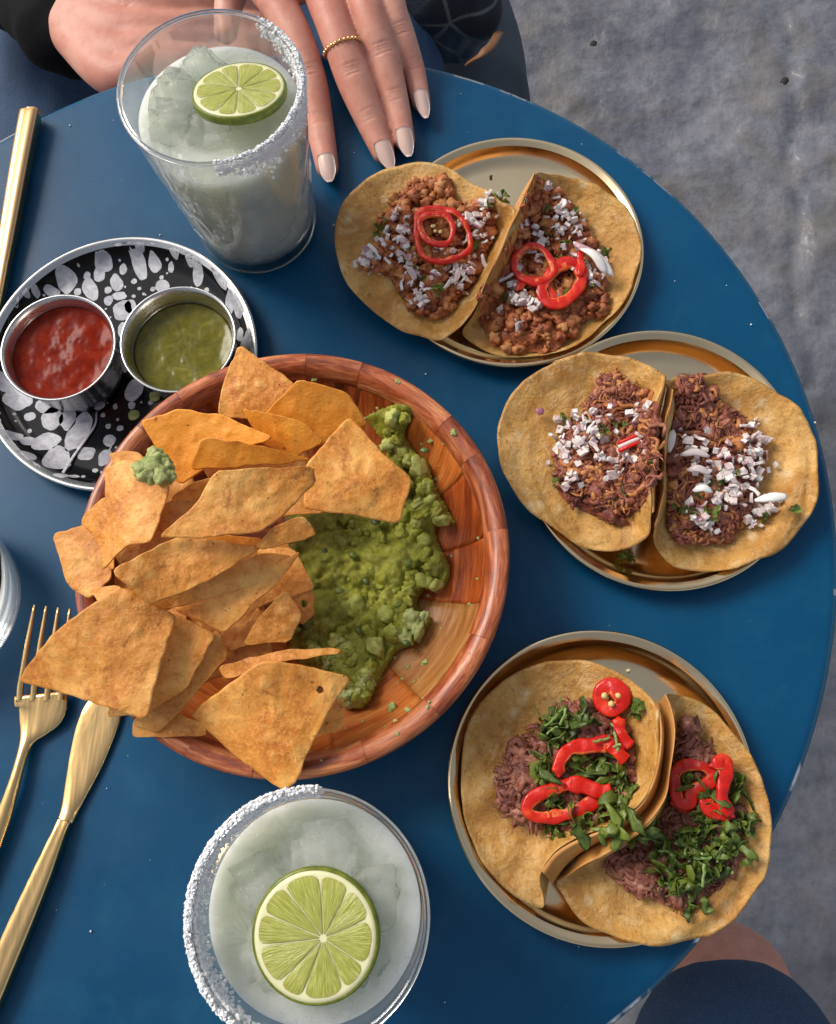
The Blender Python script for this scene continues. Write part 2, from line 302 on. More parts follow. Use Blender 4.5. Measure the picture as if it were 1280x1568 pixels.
def sheet(outline, center, rings=10, p=2.0, thick=.0014, wob=.0006, ws=60, bulge=0, curl=(0, 0), rnd=None, dimple=0):
    """thin curved body (top and bottom faces and an edge) inside a closed 3-D outline; p a number or one per outline point"""
    O = np.asarray(outline, float); n = len(O); C = np.asarray(center, float)
    P = np.full(n, float(p)) if np.isscalar(p) else np.asarray(p, float)
    nv = np.zeros(3)
    for i in range(n): nv += np.cross(O[i]-C, O[(i+1) % n]-C)
    nv /= np.linalg.norm(nv)
    if nv[2] < 0: nv = -nv
    ax = np.array([math.cos(curl[0]), math.sin(curl[0]), 0]); ext = max(1e-6, np.abs((O-C)@ax).max())
    T = [C]
    for r in range(1, rings+1):
        q = r/rings
        for i in range(n):
            v = C+(O[i]-C)*q; v = v.copy(); v[2] = C[2]+(O[i][2]-C[2])*q**P[i]
            T.append(v)
    T = np.array(T)
    off = []
    rad = np.concatenate([[0], np.repeat(np.arange(1, rings+1)/rings, n)])
    for k_, v in enumerate(T):
        h = bulge*(1-rad[k_]**2)+curl[1]*(((v-C)@ax)/ext)**2
        h += wob*(nz(v+7, ws)+.5*nz(v+3, ws*2.6))
        off.append(h)
    T = T+np.outer(off, nv)
    B = T-nv*thick
    B[-n:] = B[-n:]+(C-O)*0.012
    V = np.concatenate([T, B]); N = len(T); F = []; 
    for i in range(n):
        j = (i+1) % n; F.append((0, 1+i, 1+j)); F.append((N, N+1+j, N+1+i))
    for r in range(rings-1):
        for i in range(n):
            j = (i+1) % n; a = 1+r*n
            F.append((a+i, a+n+i, a+n+j, a+j)); F.append((N+a+i, N+a+j, N+a+n+j, N+a+n+i))
    a = 1+(rings-1)*n
    for i in range(n):
        j = (i+1) % n; F.append((a+i, N+a+i, N+a+j, a+j))
    # orient upward
    if np.cross(O[0]-C, O[1]-C)@nv < 0: F = [f[::-1] for f in F]
    return V, F
def boxm(sx, sy, sz):
    x, y, z = sx/2, sy/2, sz/2
    V = [(-x, -y, -z), (x, -y, -z), (x, y, -z), (-x, y, -z), (-x, -y, z), (x, -y, z), (x, y, z), (-x, y, z)]
    return V, [(0, 3, 2, 1), (4, 5, 6, 7), (0, 1, 5, 4), (1, 2, 6, 5), (2, 3, 7, 6), (3, 0, 4, 7)]
ICO = None
def ico(sub=2):
    b = bmesh.new(); bmesh.ops.create_icosphere(b, subdivisions=sub, radius=1); V = np.array([v.co[:] for v in b.verts]); F = [tuple(v.index for v in f.verts) for f in b.faces]; b.free(); return V, F
ICO1, ICO2, ICO3 = ico(1), ico(2), ico(3)
def rotm(): return np.array(Euler((random.uniform(0, 6.28), random.uniform(0, 6.28), random.uniform(0, 6.28))).to_matrix())
def lump(c, r, sub=2, amp=.3, fs=None, flat=1.0, el=None):
    V, F = (ICO1, ICO2, ICO3)[sub-1]; fs = fs or 1.1; o = rng.uniform(-50, 50, 3)
    s = np.array(el if el is not None else (1, 1, 1), float)
    W = np.array([v*(1+amp*(nz(v*fs+o)*1.4+.6*nz(v*fs*2.3+o))) for v in V])*s
    W = W@rotm().T*r; W[:, 2] *= flat
    return W+np.asarray(c), F
def inpoly(x, y, P):
    ins = False; n = len(P); j = n-1
    for i in range(n):
        if (P[i][1] > y) != (P[j][1] > y) and x < (P[j][0]-P[i][0])*(y-P[i][1])/(P[j][1]-P[i][1])+P[i][0]: ins = not ins
        j = i
    return ins

# ------------------------------------------------------------------ ground
def ground():
    n = 380; xs = np.linspace(-1.3, 1.5, n); ys = np.linspace(-.9, 1.9, n); V = []
    for y in ys:
        for x in xs:
            p = (x, y, 0); h = .012*nz(p, 4)+.008*nz((x+9, y, 0), 10)+.0038*nz((x, y+5, 0), 27)+.0014*nz((x, y+5, 0), 70)
            jx = x-.50-.06*nz((0, y, 3), 2.2)-.02*nz((0, y, 3), 9); jy = y-.28+.25*(x-.5)-.03*nz((x, 0, 7), 3)
            h -= .006*math.exp(-(jx/.014)**2)*(1 if y > .55 else 0.0)+.006*math.exp(-(jy/.010)**2)*(1 if x > .5 else 0)
            V.append((x, y, h-.025))
    V, F = join([(V, grid_faces(n, n, False)), ([(-60, -60, -.045), (60, -60, -.045), (60, 60, -.045), (-60, 60, -.045)], [(0, 1, 2, 3)])])
    o = mk('ground', V, F, 'stone', origin=(0, 0, 0)); tag(o, kind='structure')
ground()
def debris(px, py, r, lab):
    p = at(px, py, -ZT+.0); V, F = lump(p+np.array([0, 0, .004]), r, 2, .4, flat=.3)
    tag(mk('debris', V, F, 'dark_debris', origin=p), lab, 'debris')
debris(908, 70, .0055, 'small round black pebble on the stone pavement, the upper one')
debris(1200, 127, .006, 'flat black leaf scrap lying on the stone pavement at far right')

# ------------------------------------------------------------------ table
TC = np.array([-.1073, .1508]); TR = .312
T = thing('bistro_table', (TC[0], TC[1], 0), 'round blue painted metal bistro table with a worn shiny edge', 'table')
c = (TC[0], TC[1], ZT)
V, F = lathe([(0.0001, 0), (.15, 0), (.28, 0), (TR-.006, 0), (TR-.0035, -.0003), (TR-.0026, -.0008)], 200, c); mk('tabletop', V, [f for f in F], 'table_paint', T)
V, F = lathe([(TR-.0026, -.0008), (TR-.001, -.0013), (TR-.0002, -.0028)], 200, c); mk('worn_edge', V, F, 'table_edge_metal', T)
V, F = lathe([(TR-.0002, -.0028), (TR, -.006), (TR, -.022), (TR-.002, -.025), (TR-.006, -.026), (TR-.03, -.02), (.0001, -.02)], 200, c); mk('apron', V, F, 'table_paint', T)
V, F = lathe([(.05, -.02), (.022, -.04), (.02, -.1), (.02, -.64), (.03, -.69), (.0001, -.69)], 32, c); mk('pedestal', V, F, 'dark_iron', T)
for k in range(4):
    a = k*math.pi/2+.4; P = spl([(TC[0]+.01*math.cos(a), TC[1]+.01*math.sin(a), .07), (TC[0]+.12*math.cos(a), TC[1]+.12*math.sin(a), .055), (TC[0]+.23*math.cos(a), TC[1]+.23*math.sin(a), .012)], 10)
    V, F = tube(P, [.014]*10, [.01]*10, 10); mk('foot', V, F, 'dark_iron', T)

# ------------------------------------------------------------------ brass plates
def plate(cx, cy, r, lab, name='brass_plate', h=.012, mats='brass', grp='round brass plates holding the tacos', cat='plate'):
    r0 = r-.0125
    prof = [(.0001, .0022), (r0*.5, .0020), (r0-.004, .0021), (r0, .0026), (r0+.0045, .0055), (r0+.0075, h-.0012), (r-.0025, h+.0002), (r-.0012, h+.0008), (r-.0002, h+.0003), (r, h-.0008), (r-.0008, h-.0016), (r-.0025, h-.0018), (r0+.0085, h-.003), (r0+.006, .005), (r0+.001, .0006), (r0-.003, .0003), (.0001, .0006)]
    p = (cx, cy, ZT); t = thing(name, p, lab, cat, grp)
    V, F = lathe(prof[:6], 128, p); mk('dish', V, F, mats, t)
    V, F = lathe(prof[5:13], 128, p); mk('rolled_rim', V, F, mats if mats == 'brass' else 'steel', t)
    V, F = lathe(prof[12:], 128, p); mk('underside', V, F, mats, t)
    return t
plate(.031, .3088, .0764, 'brass plate nearest the hand, under the two chorizo tacos')
plate(.1098, .1794, .0754, 'brass plate at right under the two tacos of beef with white onion and no chili')
plate(.070, .0077, .0759, 'brass plate in front at the lower right under the tacos heaped with chopped herbs')

# ------------------------------------------------------------------ speckled plate with the salsas
SPC = (-.1958, .2393); SPR = .0803
t = plate(SPC[0], SPC[1], SPR, 'black enamel plate splashed with white spots, holding two steel sauce cups', 'speckled_plate', .012, 'black_enamel', None)
blobs = [  # traced in the photo: x, y, rx, ry, turn
 (189,376,13,10,0),(213,402,9,24,-18),(160,404,12,11,10),(152,419,8,11,0),(178,432,8,12,-20),(103,431,12,15,0),(138,442,10,17,-25),(80,447,10,6,10),(182,452,10,6,0),(166,459,6,7,0),(165,443,5,5,0),(188,475,13,14,0),(199,468,8,9,0),(237,404,9,11,-20),(243,377,8,8,0),(274,391,8,9,0),(300,402,11,10,10),(304,424,8,14,0),(248,437,10,9,0),(30,463,6,15,-15),(15,475,6,6,0),(341,430,7,20,-25),(353,468,7,14,0),(368,476,8,15,-15),(385,490,3,12,0),(382,528,12,14,20),(368,514,5,9,0),(187,505,6,11,0),(190,557,8,12,0),(205,597,12,15,15),(222,385,5,6,0),(133,422,5,5,0),(188,412,5,7,0),(205,430,4,4,0),(118,446,5,5,0),(262,410,4,6,0),(60,452,4,6,0),(48,458,4,5,0),
 (10,587,20,12,20),(26,612,19,14,10),(72,622,18,10,10),(80,640,15,15,0),(103,641,11,15,5),(45,637,8,6,0),(45,659,3,3,0),(22,673,14,8,-5),(45,676,9,6,-5),(70,676,20,11,-10),(120,660,14,28,20),(132,694,12,9,-10),(88,702,18,18,-25),(46,706,13,9,5),(60,723,12,6,15),(100,735,10,5,-10),(30,698,6,4,0),(116,732,7,3,0),(150,617,9,9,0),(165,601,6,5,0),(167,674,8,8,0),(160,700,9,11,20),(145,720,4,3,0),(165,652,4,4,0),(183,655,5,4,0),(4,660,6,12,0),(137,613,5,5,0),(176,622,3,4,0),(201,620,5,5,0),(157,635,3,3,0),(5,640,3,4,0),(129,731,3,2,0),(240,642,5,4,0)]
parts = []
def splash(px, py, rx, ry, rot, nn=22):
    c0 = at(px, py, .003); sx = np.linalg.norm(at(px+1, py, .003)-c0); sy = np.linalg.norm(at(px, py+1, .003)-c0); a0 = R(-rot); V = [c0+np.array([0, 0, .00035])]
    o = rng.uniform(0, 99)
    for rg_, k in [(g1, g2) for g1 in (.25, .5, .75, 1) for g2 in range(nn)]:
        a = 2*math.pi*k/nn; q = 1+.22*noise.noise(Vector((math.cos(a)*1.3+o, math.sin(a)*1.3, px*.1)))
        x, y = math.cos(a)*rx*q*sx*rg_, math.sin(a)*ry*q*sy*rg_; V.append((c0[0]+x*math.cos(a0)-y*math.sin(a0), c0[1]+x*math.sin(a0)+y*math.cos(a0), 0))
    V = np.array(V)
    for v in V:   # follow the dish wall
        d = math.hypot(v[0]-SPC[0], v[1]-SPC[1]); r0 = SPR-.0125
        if d > SPR-.0035:
            v[0] = SPC[0]+(v[0]-SPC[0])/d*(SPR-.0035); v[1] = SPC[1]+(v[1]-SPC[1])/d*(SPR-.0035); d = SPR-.0035
        v[2] = ZT+float(np.interp(d, [0, r0-.004, r0, r0+.0045, r0+.0075, SPR-.0025], [.0021, .0021, .0026, .0055, .0108, .0122]))+.00022
    parts.append((V, [(0, 1+k, 1+(k+1) % nn) for k in range(nn)]+[f[::-1] for f in grid_faces(4, nn, True, 1)]))
for b in blobs: splash(b[0], b[1], b[2]*1.13, b[3]*1.13, b[4])
taken = [(b[0], b[1], max(b[2], b[3])) for b in blobs]
k = 0
while k < 210:
    a = random.uniform(0, 6.28); q = (SPR-.007)*math.sqrt(random.random()); x, y = SPC[0]+q*math.cos(a), SPC[1]+q*math.sin(a)
    c_ = CM.T@(np.array([x, y, ZT+.003])-CAMP); px, py = 640+FPX*c_[0]/c_[2], 784+FPX*c_[1]/c_[2]
    r_ = random.choice([1.2, 1.8, 2.4, 3.2, 4.2]); k += 1
    if any(math.hypot(px-tx, py-ty) < tr+r_*.6 for tx, ty, tr in taken): continue
    taken.append((px, py, r_)); splash(px, py, r_, r_*random.uniform(.8, 1.2), 0, 12)
V, F = join(parts); o = mk('enamel_splashes', V, F, 'white_enamel', t); tag(o, kind='stuff')
V = []; th = spl([at(148, 630, .0030), at(146, 650, .0030), at(132, 672, .0030), at(112, 700, .0032), at(92, 732, .0065)], 16); 
V, F = tube(th+np.array([0, 0, .0002]), np.linspace(.0005, .0010, 16), [.0002]*16, 8); mk('enamel_drip', V, F, 'white_enamel', t)
V, F = lump((0, 0, 0), .002, 2)
def ramekin(c, lab, r=.0323, h=.035):
    p = (c[0], c[1], ZT+.0021); t = thing('sauce_cup', p, lab, 'sauce cup', 'steel sauce cups on the speckled plate'); rb = r*.80
    V, F = lathe([(.0001, .0012), (rb-.003, .0012), (rb-.0006, .003), (rb+.0015, .012), (r-.003, h-.003), (r-.0018, h-.001)], 96, p); mk('inside_wall', V, F, 'steel', t)
    V, F = lathe([(r-.0018, h-.001), (r-.0012, h-.0003), (r-.0004, h), (r, h-.0007), (r-.0004, h-.0016), (r-.0014, h-.002)], 96, p); mk('rim', V, F, 'steel', t)
    V, F = lathe([(r-.0014, h-.002), (r-.0022, h-.004), (rb+.002, .011), (rb, .003), (rb-.002, .0004), (.0001, .0004)], 96, p); mk('outside_wall', V, F, 'steel', t)
    return p
def sauce(c, r, z, m, lab, seed):
    nr, na = 34, 96; V = []; p = np.array([c[0], c[1], z])
    for i in range(nr):
        q = (i+.02)/(nr-1)
        for j in range(na):
            a = 2*math.pi*j/na; x, y = r*q*math.cos(a), r*q*math.sin(a)
            h = .0006*nz((x+seed, y, 0), 50)+.0003*nz((x, y+seed, 0), 150)+.0012*q**8+.0001*nz((x, y, seed), 420)
            V.append((c[0]+x, c[1]+y, z+h))
    for j in range(na): a = 2*math.pi*j/na; V.append((c[0]+r*.86*math.cos(a), c[1]+r*.86*math.sin(a), z-.018))
    tag(mk(m, V, grid_faces(nr+1, na)+[tuple(range(nr*na, nr*na+na))[::-1]], m, origin=p-np.array([0, 0, .018])), lab, 'salsa')
p = ramekin((-.2211, .2351), 'steel sauce cup filled with red salsa'); sauce(p, .0287, p[2]+.0255, 'red_salsa', 'glossy dark red salsa in the left steel cup', 3)
p = ramekin((-.1546, .2394), 'steel sauce cup filled with green salsa, against the wooden bowl'); sauce(p, .0280, p[2]+.0215, 'green_salsa', 'olive green salsa in the right steel cup', 8)

# ------------------------------------------------------------------ wooden bowl
BC = np.array([-.0842, .1153]); BR = .1091; BH = .05
B = thing('wooden_bowl', (BC[0], BC[1], ZT), 'shallow reddish wooden bowl pieced from wedges, full of tortilla chips and guacamole', 'bowl')
inner = [(.002, .0085), (.03, .0085), (.055, .0105), (.075, .018), (.090, .030), (.0965, .0400), (.0990, .0430)]
edges = [R(v) for v in (-76, -47, -14, 6, 27, 52, 71, 99, 121, 152, 178, 205, 231, 262, 284)]; nst = len(edges)-1
wm = ['wood_orange', 'wood_ochre', 'wood_red', 'wood_red', 'wood_orange', 'wood_red', 'wood_dark_shade', 'wood_red', 'wood_dark_shade', 'wood_dark_shade', 'wood_red', 'wood_red', 'wood_orange', 'wood_orange']  # dark wedges put the shade of the upper left wall into the wood colour
ip = spl(inner, 22)
for k in range(nst):
    a0, a1 = edges[k]+.0010, edges[k+1]-.0010; na = 14; off = random.uniform(0, .00035); V = []; UV = []; sk = random.uniform(-.10, .10); gr = random.choice([-.35, .2, 1.2, 1.57, .0, -1.1])
    for i, (r, z) in enumerate(ip):
        for j in range(na):
            a = a0+(a1-a0)*j/(na-1)+sk*(i/21-.5)*1.6*(1 if (j > 0 and j < na-1) else 1)*0; V.append((BC[0]+r*math.cos(a), BC[1]+r*math.sin(a), ZT+z+off)); x = (a-(a0+a1)/2)*.08; y = r; UV.append((x*math.cos(gr)+y*math.sin(gr), y*math.cos(gr)-x*math.sin(gr)))
    n0 = len(V)
    F = [f[::-1] for f in grid_faces(22, na, False)]
    # recessed side faces
    for side in (0, na-1):
        for i in range(22):
            v = V[i*na+side]; V.append((v[0], v[1], v[2]-.002)); UV.append((UV[i*na+side][0], UV[i*na+side][1]))
    for s_, side in ((0, 0), (1, na-1)):
        for i in range(21):
            a, b, c_, d = i*na+side, (i+1)*na+side, n0+s_*22+i+1, n0+s_*22+i; F.append((a, b, c_, d) if s_ else (d, c_, b, a))
    mk('wood_wedge', V, F, wm[k], B, uv=UV)
V, F = lathe([(r-.0002, z-.0012) for r, z in inner], 96, (BC[0], BC[1], ZT)); mk('glue_layer', V, F, 'wood_dark_shade', B, uv=np.stack([V[:, 0], V[:, 1]], 1))
# rim blocks
nrb = 15; rbe = [2*math.pi*(k+random.uniform(-.33, .33))/nrb for k in range(nrb)]; rbe.append(rbe[0]+2*math.pi)
for k in range(nrb):
    a0 = rbe[k]+.0009; a1 = rbe[k+1]-.0009; na = 14; pr = spl([(.0968, .0418), (.0976, .0447), (.0998, .0482), (.1025, .0500), (.1060, .0504), (.1083, .0492), (.1091, .0455), (.1080, .040)], 16); V = []; UV = []; o_ = random.uniform(-.0003, .0003)
    for i, (r, z) in enumerate(pr):
        for j in range(na): a = a0+(a1-a0)*j/(na-1); V.append((BC[0]+r*math.cos(a), BC[1]+r*math.sin(a), ZT+z+o_)); UV.append((r*.6+i*.0004, a*.12))
    mk('rim_block', V, [f[::-1] for f in grid_faces(16, na, False)], 'wood_rim', B, uv=UV)
V, F = lathe([(.1005, .0455), (.1075, .0455), (.1078, .041), (.105, .031), (.095, .018), (.075, .007), (.06, .0015), (.045, .0004), (.0001, .0006)], 128, (BC[0], BC[1], ZT)); mk('outer_shell', V, F, 'wood_rim', B, uv=np.stack([V[:, 2]*2+np.arctan2(V[:, 1]-BC[1], V[:, 0]-BC[0])*.02, np.arctan2(V[:, 1]-BC[1], V[:, 0]-BC[0])*.1], 1))
def bowl_h(x, y):
    r = math.hypot(x-BC[0], y-BC[1]); return float(np.interp(r, ip[:, 0], ip[:, 1]))

# ------------------------------------------------------------------ guacamole
def on_bowl(px, py, h0=.02):
    h = h0
    for _ in range(6): p = at(px, py, h); h = bowl_h(p[0], p[1])
    return at(px, py, h)
gp_px = [(560,640),(590,625),(618,618),(635,630),(622,665),(640,695),(655,705),(668,745),(692,790),(698,803),(670,808),(672,830),(690,870),(680,905),(662,895),(640,925),(662,950),(640,985),(610,1000),(590,1030),(575,1060),(560,1085),(535,1085),(520,1060),(490,1030),(450,1010),(440,960),(440,900),(430,840),(440,790),(480,740),(540,740),(590,700),(575,665)]
GP = spl([on_bowl(*q) for q in gp_px], 170, True)
def guac():
    x0, x1 = GP[:, 0].min(), GP[:, 0].max(); y0, y1 = GP[:, 1].min(), GP[:, 1].max(); st = .00085
    xs = np.arange(x0, x1, st); ys = np.arange(y0, y1, st); idx = {}; V = []; P2 = GP[:, :2]
    lumps = []
    for _ in range(1900):
        lx, ly = random.uniform(x0, x1), random.uniform(y0, y1)
        if inpoly(lx, ly, P2): lumps.append((lx, ly, random.uniform(.0018, .0056), random.uniform(.3, 1.15)))
    L = np.array(lumps)
    for j, y in enumerate(ys):
        for i, x in enumerate(xs):
            if not inpoly(x, y, P2): continue
            d = np.hypot(P2[:, 0]-x, P2[:, 1]-y).min(); e = 1-math.exp(-d/.006)
            q = ((L[:, 0]-x)**2+(L[:, 1]-y)**2)/L[:, 2]**2; near = q < 1; hh = (np.sqrt(1-q[near])*L[near, 2]*L[near, 3]).max() if near.any() else 0
            base = .0105*e+.006*e*nz((x, y, 1), 48)
            h = base+min(1, d/.0025)*(hh*.95+.0011*nz((x, y, 4), 420)+.0022*nz((x, y, 9), 190))
            if y > .165: h *= .85
            idx[(i, j)] = len(V); V.append((x, y, ZT+bowl_h(x, y)+h-.0002))
    F = []
    for (i, j), a in idx.items():
        b, c_, d = idx.get((i+1, j)), idx.get((i+1, j+1)), idx.get((i, j+1))
        if b is not None and c_ is not None and d is not None: F.append((a, b, c_, d))
    return V, F
G_ = thing('guacamole', (on_bowl(580, 880)), 'chunky green guacamole spread down the right side of the wooden bowl', 'guacamole')
V, F = guac(); mk('mash', V, F, 'guacamole', G_)
def chunk(px, py, r, m='avocado', up=.010, name='avocado_chunk', par=None, amp=.35):
    p = on_bowl(px, py); p = at(px, py, p[2]-ZT+up); V, F = lump((0, 0, 0), r, 3, amp, 1.5, .8, (1, random.uniform(.6, .9), random.uniform(.5, .8)))
    return mk(name, V+p, F, m, par or G_)
for (x, y, r) in [(600,640,.006),(620,640,.005),(595,680,.007),(615,690,.006),(640,715,.006),(625,705,.005),(655,745,.006),(660,765,.005),(675,795,.005),(640,800,.006),(650,830,.006),(640,770,.005),(665,870,.006),(650,890,.006),(668,895,.005),(600,880,.006),(625,905,.006),(560,860,.006),(520,830,.006),(500,880,.006),(545,930,.007),(590,940,.007),(480,1000,.006),(530,1000,.007),(515,980,.006),(575,990,.006),(560,1030,.006),(540,1010,.006),(600,970,.006),(500,930,.006)]:
    chunk(x, y, r*random.uniform(.75, 1.05), up=random.uniform(.009, .013))
for (x, y, r) in [(630,950,.008),(640,965,.006),(620,975,.006),(648,945,.004),(545,1065,.008),(560,1045,.006),(530,1070,.006),(525,1010,.005),(505,1015,.005),(535,1025,.005)]:
    chunk(x, y, r*.9, 'pale_guacamole', .010, 'pale_guacamole_clump', amp=.5)
for i_ in range(130):
    while True:
        px_, py_ = random.uniform(445, 695), random.uniform(640, 1080); g_0 = on_bowl(px_, py_)
        if inpoly(g_0[0], g_0[1], GP) and np.hypot(GP[:, 0]-g_0[0], GP[:, 1]-g_0[1]).min() > .004: break
    if i_ < 8: chunk(px_, py_, random.uniform(.0032, .0048), 'guacamole', random.uniform(.008, .012)); CK = [o_.data for o_ in G_.children if o_.name.startswith('avocado_chunk')][-i_-1:]
    else:
        src_ = random.choice(CK); cx_ = np.zeros(len(src_.vertices)*3); src_.vertices.foreach_get('co', cx_); mc = cx_.reshape(-1, 3).mean(0); a_ = random.uniform(0, 6.28); g_1 = at(px_, py_, g_0[2]-ZT+random.uniform(.009, .0125))
        o_ = bpy.data.objects.new('avocado_chunk', src_); COL.objects.link(o_); o_.parent = G_; o_.rotation_euler = (0, 0, a_); mr = Matrix.Rotation(a_, 3, 'Z')@Vector(mc); o_.location = Vector(g_1-ORG[G_.name])-mr
for x, y in [(626,862),(520,905),(575,800),(650,690),(470,960),(560,890),(610,925),(540,850),(498,845),(622,985),(548,965)]:
    p = on_bowl(x, y); p = at(x, y, p[2]-ZT+.0165); q = rng.normal(size=3); q[2] = 0; q *= .0026/np.linalg.norm(q)
    V, F = tube(spl([p-q, p+np.array([0, 0, .001]), p+q], 6), [.0005, .0012, .0017, .0016, .001, .0004], [.0002]*6, 6); mk('herb_bit', V, F, 'cilantro', G_)
for x, y, l, i in [(484,580,'smear of guacamole on the upper inside wall of the bowl',.0035),(610,585,'crumb of guacamole on the upper right rim of the bowl',.003),(695,664,'yellow fleck stuck on the right rim of the bowl',.0032),(660,675,'pale fleck on the right inside wall of the bowl',.0025),(600,1085,'green dab on the lower right wall of the bowl, the largest one',.005),(628,1091,'small green dab between two others low in the bowl',.0035),(612,1112,'yellowish dab closest to the front rim of the bowl',.004),(650,1015,'green streak high on the lower right wall of the bowl',.003)]:
    p = at(x, y, .049) if i in (.003, .0032) else on_bowl(x, y); V, F = lump(p+np.array([0, 0, .0008]), i*.75, 3, .45, 1.6, .5, (1.2, .8, .5)); tag(mk('guacamole_dab', V, F, 'pale_guacamole', origin=p), l, 'guacamole dab', 'dabs of guacamole on the bowl')
pt = []
for _ in range(70):
    a = random.uniform(-1.5, 1.2); r = random.uniform(.06, .104); x, y = BC[0]+r*math.cos(a), BC[1]+r*math.sin(a); pt.append(lump((x, y, ZT+bowl_h(x, y)+.0003 if r < .1 else ZT+.0503), random.uniform(.0005, .0013), 1, .4, flat=.5))
V, F = join(pt); tag(mk('guacamole_flecks', V, F, 'pale_guacamole'), 'tiny flecks of guacamole smeared over the right wall of the bowl', 'flecks', kind='stuff')

# ------------------------------------------------------------------ chips
def chip(corners, lab, m='chip_corn', bulge=.0035, curl=(0, 0), hole=None, th=.0012, hs=None):
    Cn = [at(x, y, h) for x, y, h in corners]; k = len(Cn); O = []
    for i in range(k):    # rounded corners, slightly ragged edges
        a, b = Cn[i], Cn[(i+1) % k]; L = np.linalg.norm(b-a); n = max(4, int(L/.0022)); e = min(.0022, L*.16)/L
        for t_ in np.linspace(e, 1-e, n):
            v = a+(b-a)*t_; O.append(v+np.array([nz(v+11, 190), nz(v+31, 190), 0])*.0007)
        O.append(b+((a-b)/L*min(.0022, L*.16)+(Cn[(i+2) % k]-b)/np.linalg.norm(Cn[(i+2) % k]-b)*.0015)*.42)
    O = np.array(O); C = np.mean(Cn, axis=0)
    def bas(q): q = np.atleast_2d(q)/.03; return np.c_[np.ones(len(q)), q, q[:, :1]**2, q[:, 1:]**2, q[:, :1]*q[:, 1:]]
    Bm = bas(O[:, :2]-C[:2]); reg = np.diag([0, .01, .01, 1, 1, 1.])*.03*len(O); co_ = np.linalg.solve(Bm.T@Bm+reg, Bm.T@O[:, 2])
    V, F = sheet(O, C, 22, 1.0, th, 0, 75, 0, (0, 0)); nh = len(V)//2; ca, sa = math.cos(curl[0]+.6), math.sin(curl[0]+.6)
    for i_ in range(nh):     # a smooth warped surface fitted to the outline
        q = V[i_, :2]-C[:2]; ax = np.array([math.cos(curl[0]), math.sin(curl[0])])
        z = float((bas(q)@co_)[0])+bulge*1.5*(1-((q[0]*ca+q[1]*sa)/.03)**2)+1.3*curl[1]*(((q@ax)/.03)**2)
        z += .0018*nz((V[i_, 0], V[i_, 1], C[2]*9), 50)+.0007*nz((V[i_, 0], V[i_, 1], C[2]*9+5), 140)+.0009*max(0, nz((V[i_, 0], V[i_, 1], C[2]*9+2), 230)-.1); V[i_, 2] = z
    up_ = V[:nh].copy(); up_[:, 2] -= th; up_[-len(O):, :2] += (C[:2]-up_[-len(O):, :2])*.01; V[nh:] = up_
    if hole is not None:
        hc = at(hole[0], hole[1], hole[2]); dd = np.hypot(V[:, 0]-hc[0], V[:, 1]-hc[1]); F = [f for f in F if not all(dd[i_] < .0025 for i_ in f)]
        for i_ in np.where(dd < .0025)[0]: V[i_, :2] = hc[:2]+(V[i_, :2]-hc[:2])/max(dd[i_], 1e-5)*.0017*(1+.25*nz(V[i_], 400))
    base = C.copy(); base[2] = V[:, 2].min()
    return tag(mk('tortilla_chip', V, F, m, origin=base), lab, 'tortilla chip', 'tortilla chips heaped in the wooden bowl')
hid = 'tortilla chip buried at the bottom of the heap in the bowl'
chip([(150,800,.040),(290,720,.042),(330,830,.044),(200,900,.042)], hid); chip([(300,700,.046),(470,690,.046),(500,790,.044),(360,800,.044)], hid)
chip([(280,850,.046),(440,830,.046),(480,900,.042),(340,960,.044)], hid); chip([(250,930,.047),(400,900,.045),(420,1010,.044),(280,1060,.045)], hid)
chip([(180,880,.048),(280,860,.050),(290,960,.050),(190,960,.050)], hid)
chip([(335,640,.052),(343,590,.060),(370,533,.064),(455,592,.062),(405,650,.052)], 'upright tortilla chip standing highest at the back of the bowl', bulge=.003)
chip([(225,657,.056),(282,632,.066),(345,640,.068),(425,680,.066),(350,705,.056),(275,745,.054)], 'curled orange chip hanging over the back left of the bowl', 'chip_orange', .004, (.3, .004))
chip([(405,640,.058),(462,590,.070),(535,606,.070),(566,656,.060),(500,690,.052),(420,660,.054)], 'arched orange chip beneath the top of the heap, right of the upright one', 'chip_orange', .005)
chip([(373,632,.066),(415,636,.074),(462,650,.074),(500,683,.068),(450,705,.060),(400,680,.060)], 'orange chip lying in front of the arched one near the back', 'chip_orange', .003)
chip([(290,718,.070),(312,676,.080),(378,684,.080),(470,702,.078),(478,708,.074),(440,716,.072),(350,722,.070)], 'folded orange chip with a pale edge just above the broad centre chip', 'chip_orange', .004)
chip([(172,700,.062),(215,696,.064),(235,716,.064),(180,722,.062)], 'small chip corner showing behind the dipped chip')
chip([(262,770,.076),(300,742,.080),(345,731,.082),(360,745,.074),(290,800,.066)], 'curled chip with a raised lip right of the dipped chip', 'chip_corn', .003)
chip([(128,800,.056),(168,764,.064),(185,800,.064),(180,880,.058),(150,835,.056)], 'narrow chip wedged at the left between the dipped chip and the rim')
chip([(84,822,.054),(132,806,.058),(170,845,.060),(175,890,.058),(142,922,.055),(110,900,.053)], 'broad chip poking out over the left rim of the bowl', bulge=.003)
chip([(208,880,.068),(232,790,.074),(300,752,.076),(320,800,.070),(250,870,.068)], 'shaded chip under the left side of the broad centre chip')
chip([(166,722,.080),(205,706,.086),(262,722,.088),(258,765,.088),(238,835,.086),(202,838,.084),(157,876,.076),(166,815,.080)], 'ragged chip at the left dipped in guacamole', bulge=.004, curl=(0, -.003))
chip([(180,700,.030),(200,695,.030),(200,720,.030)], hid)
chip([(140,905,.062),(185,898,.064),(200,915,.064),(160,930,.062)], 'tiny chip corner peeking from behind the big chip at lower left')
chip([(395,845,.058),(450,842,.058),(486,905,.054),(430,925,.054)], 'shaded chip beside the guacamole under the stack')
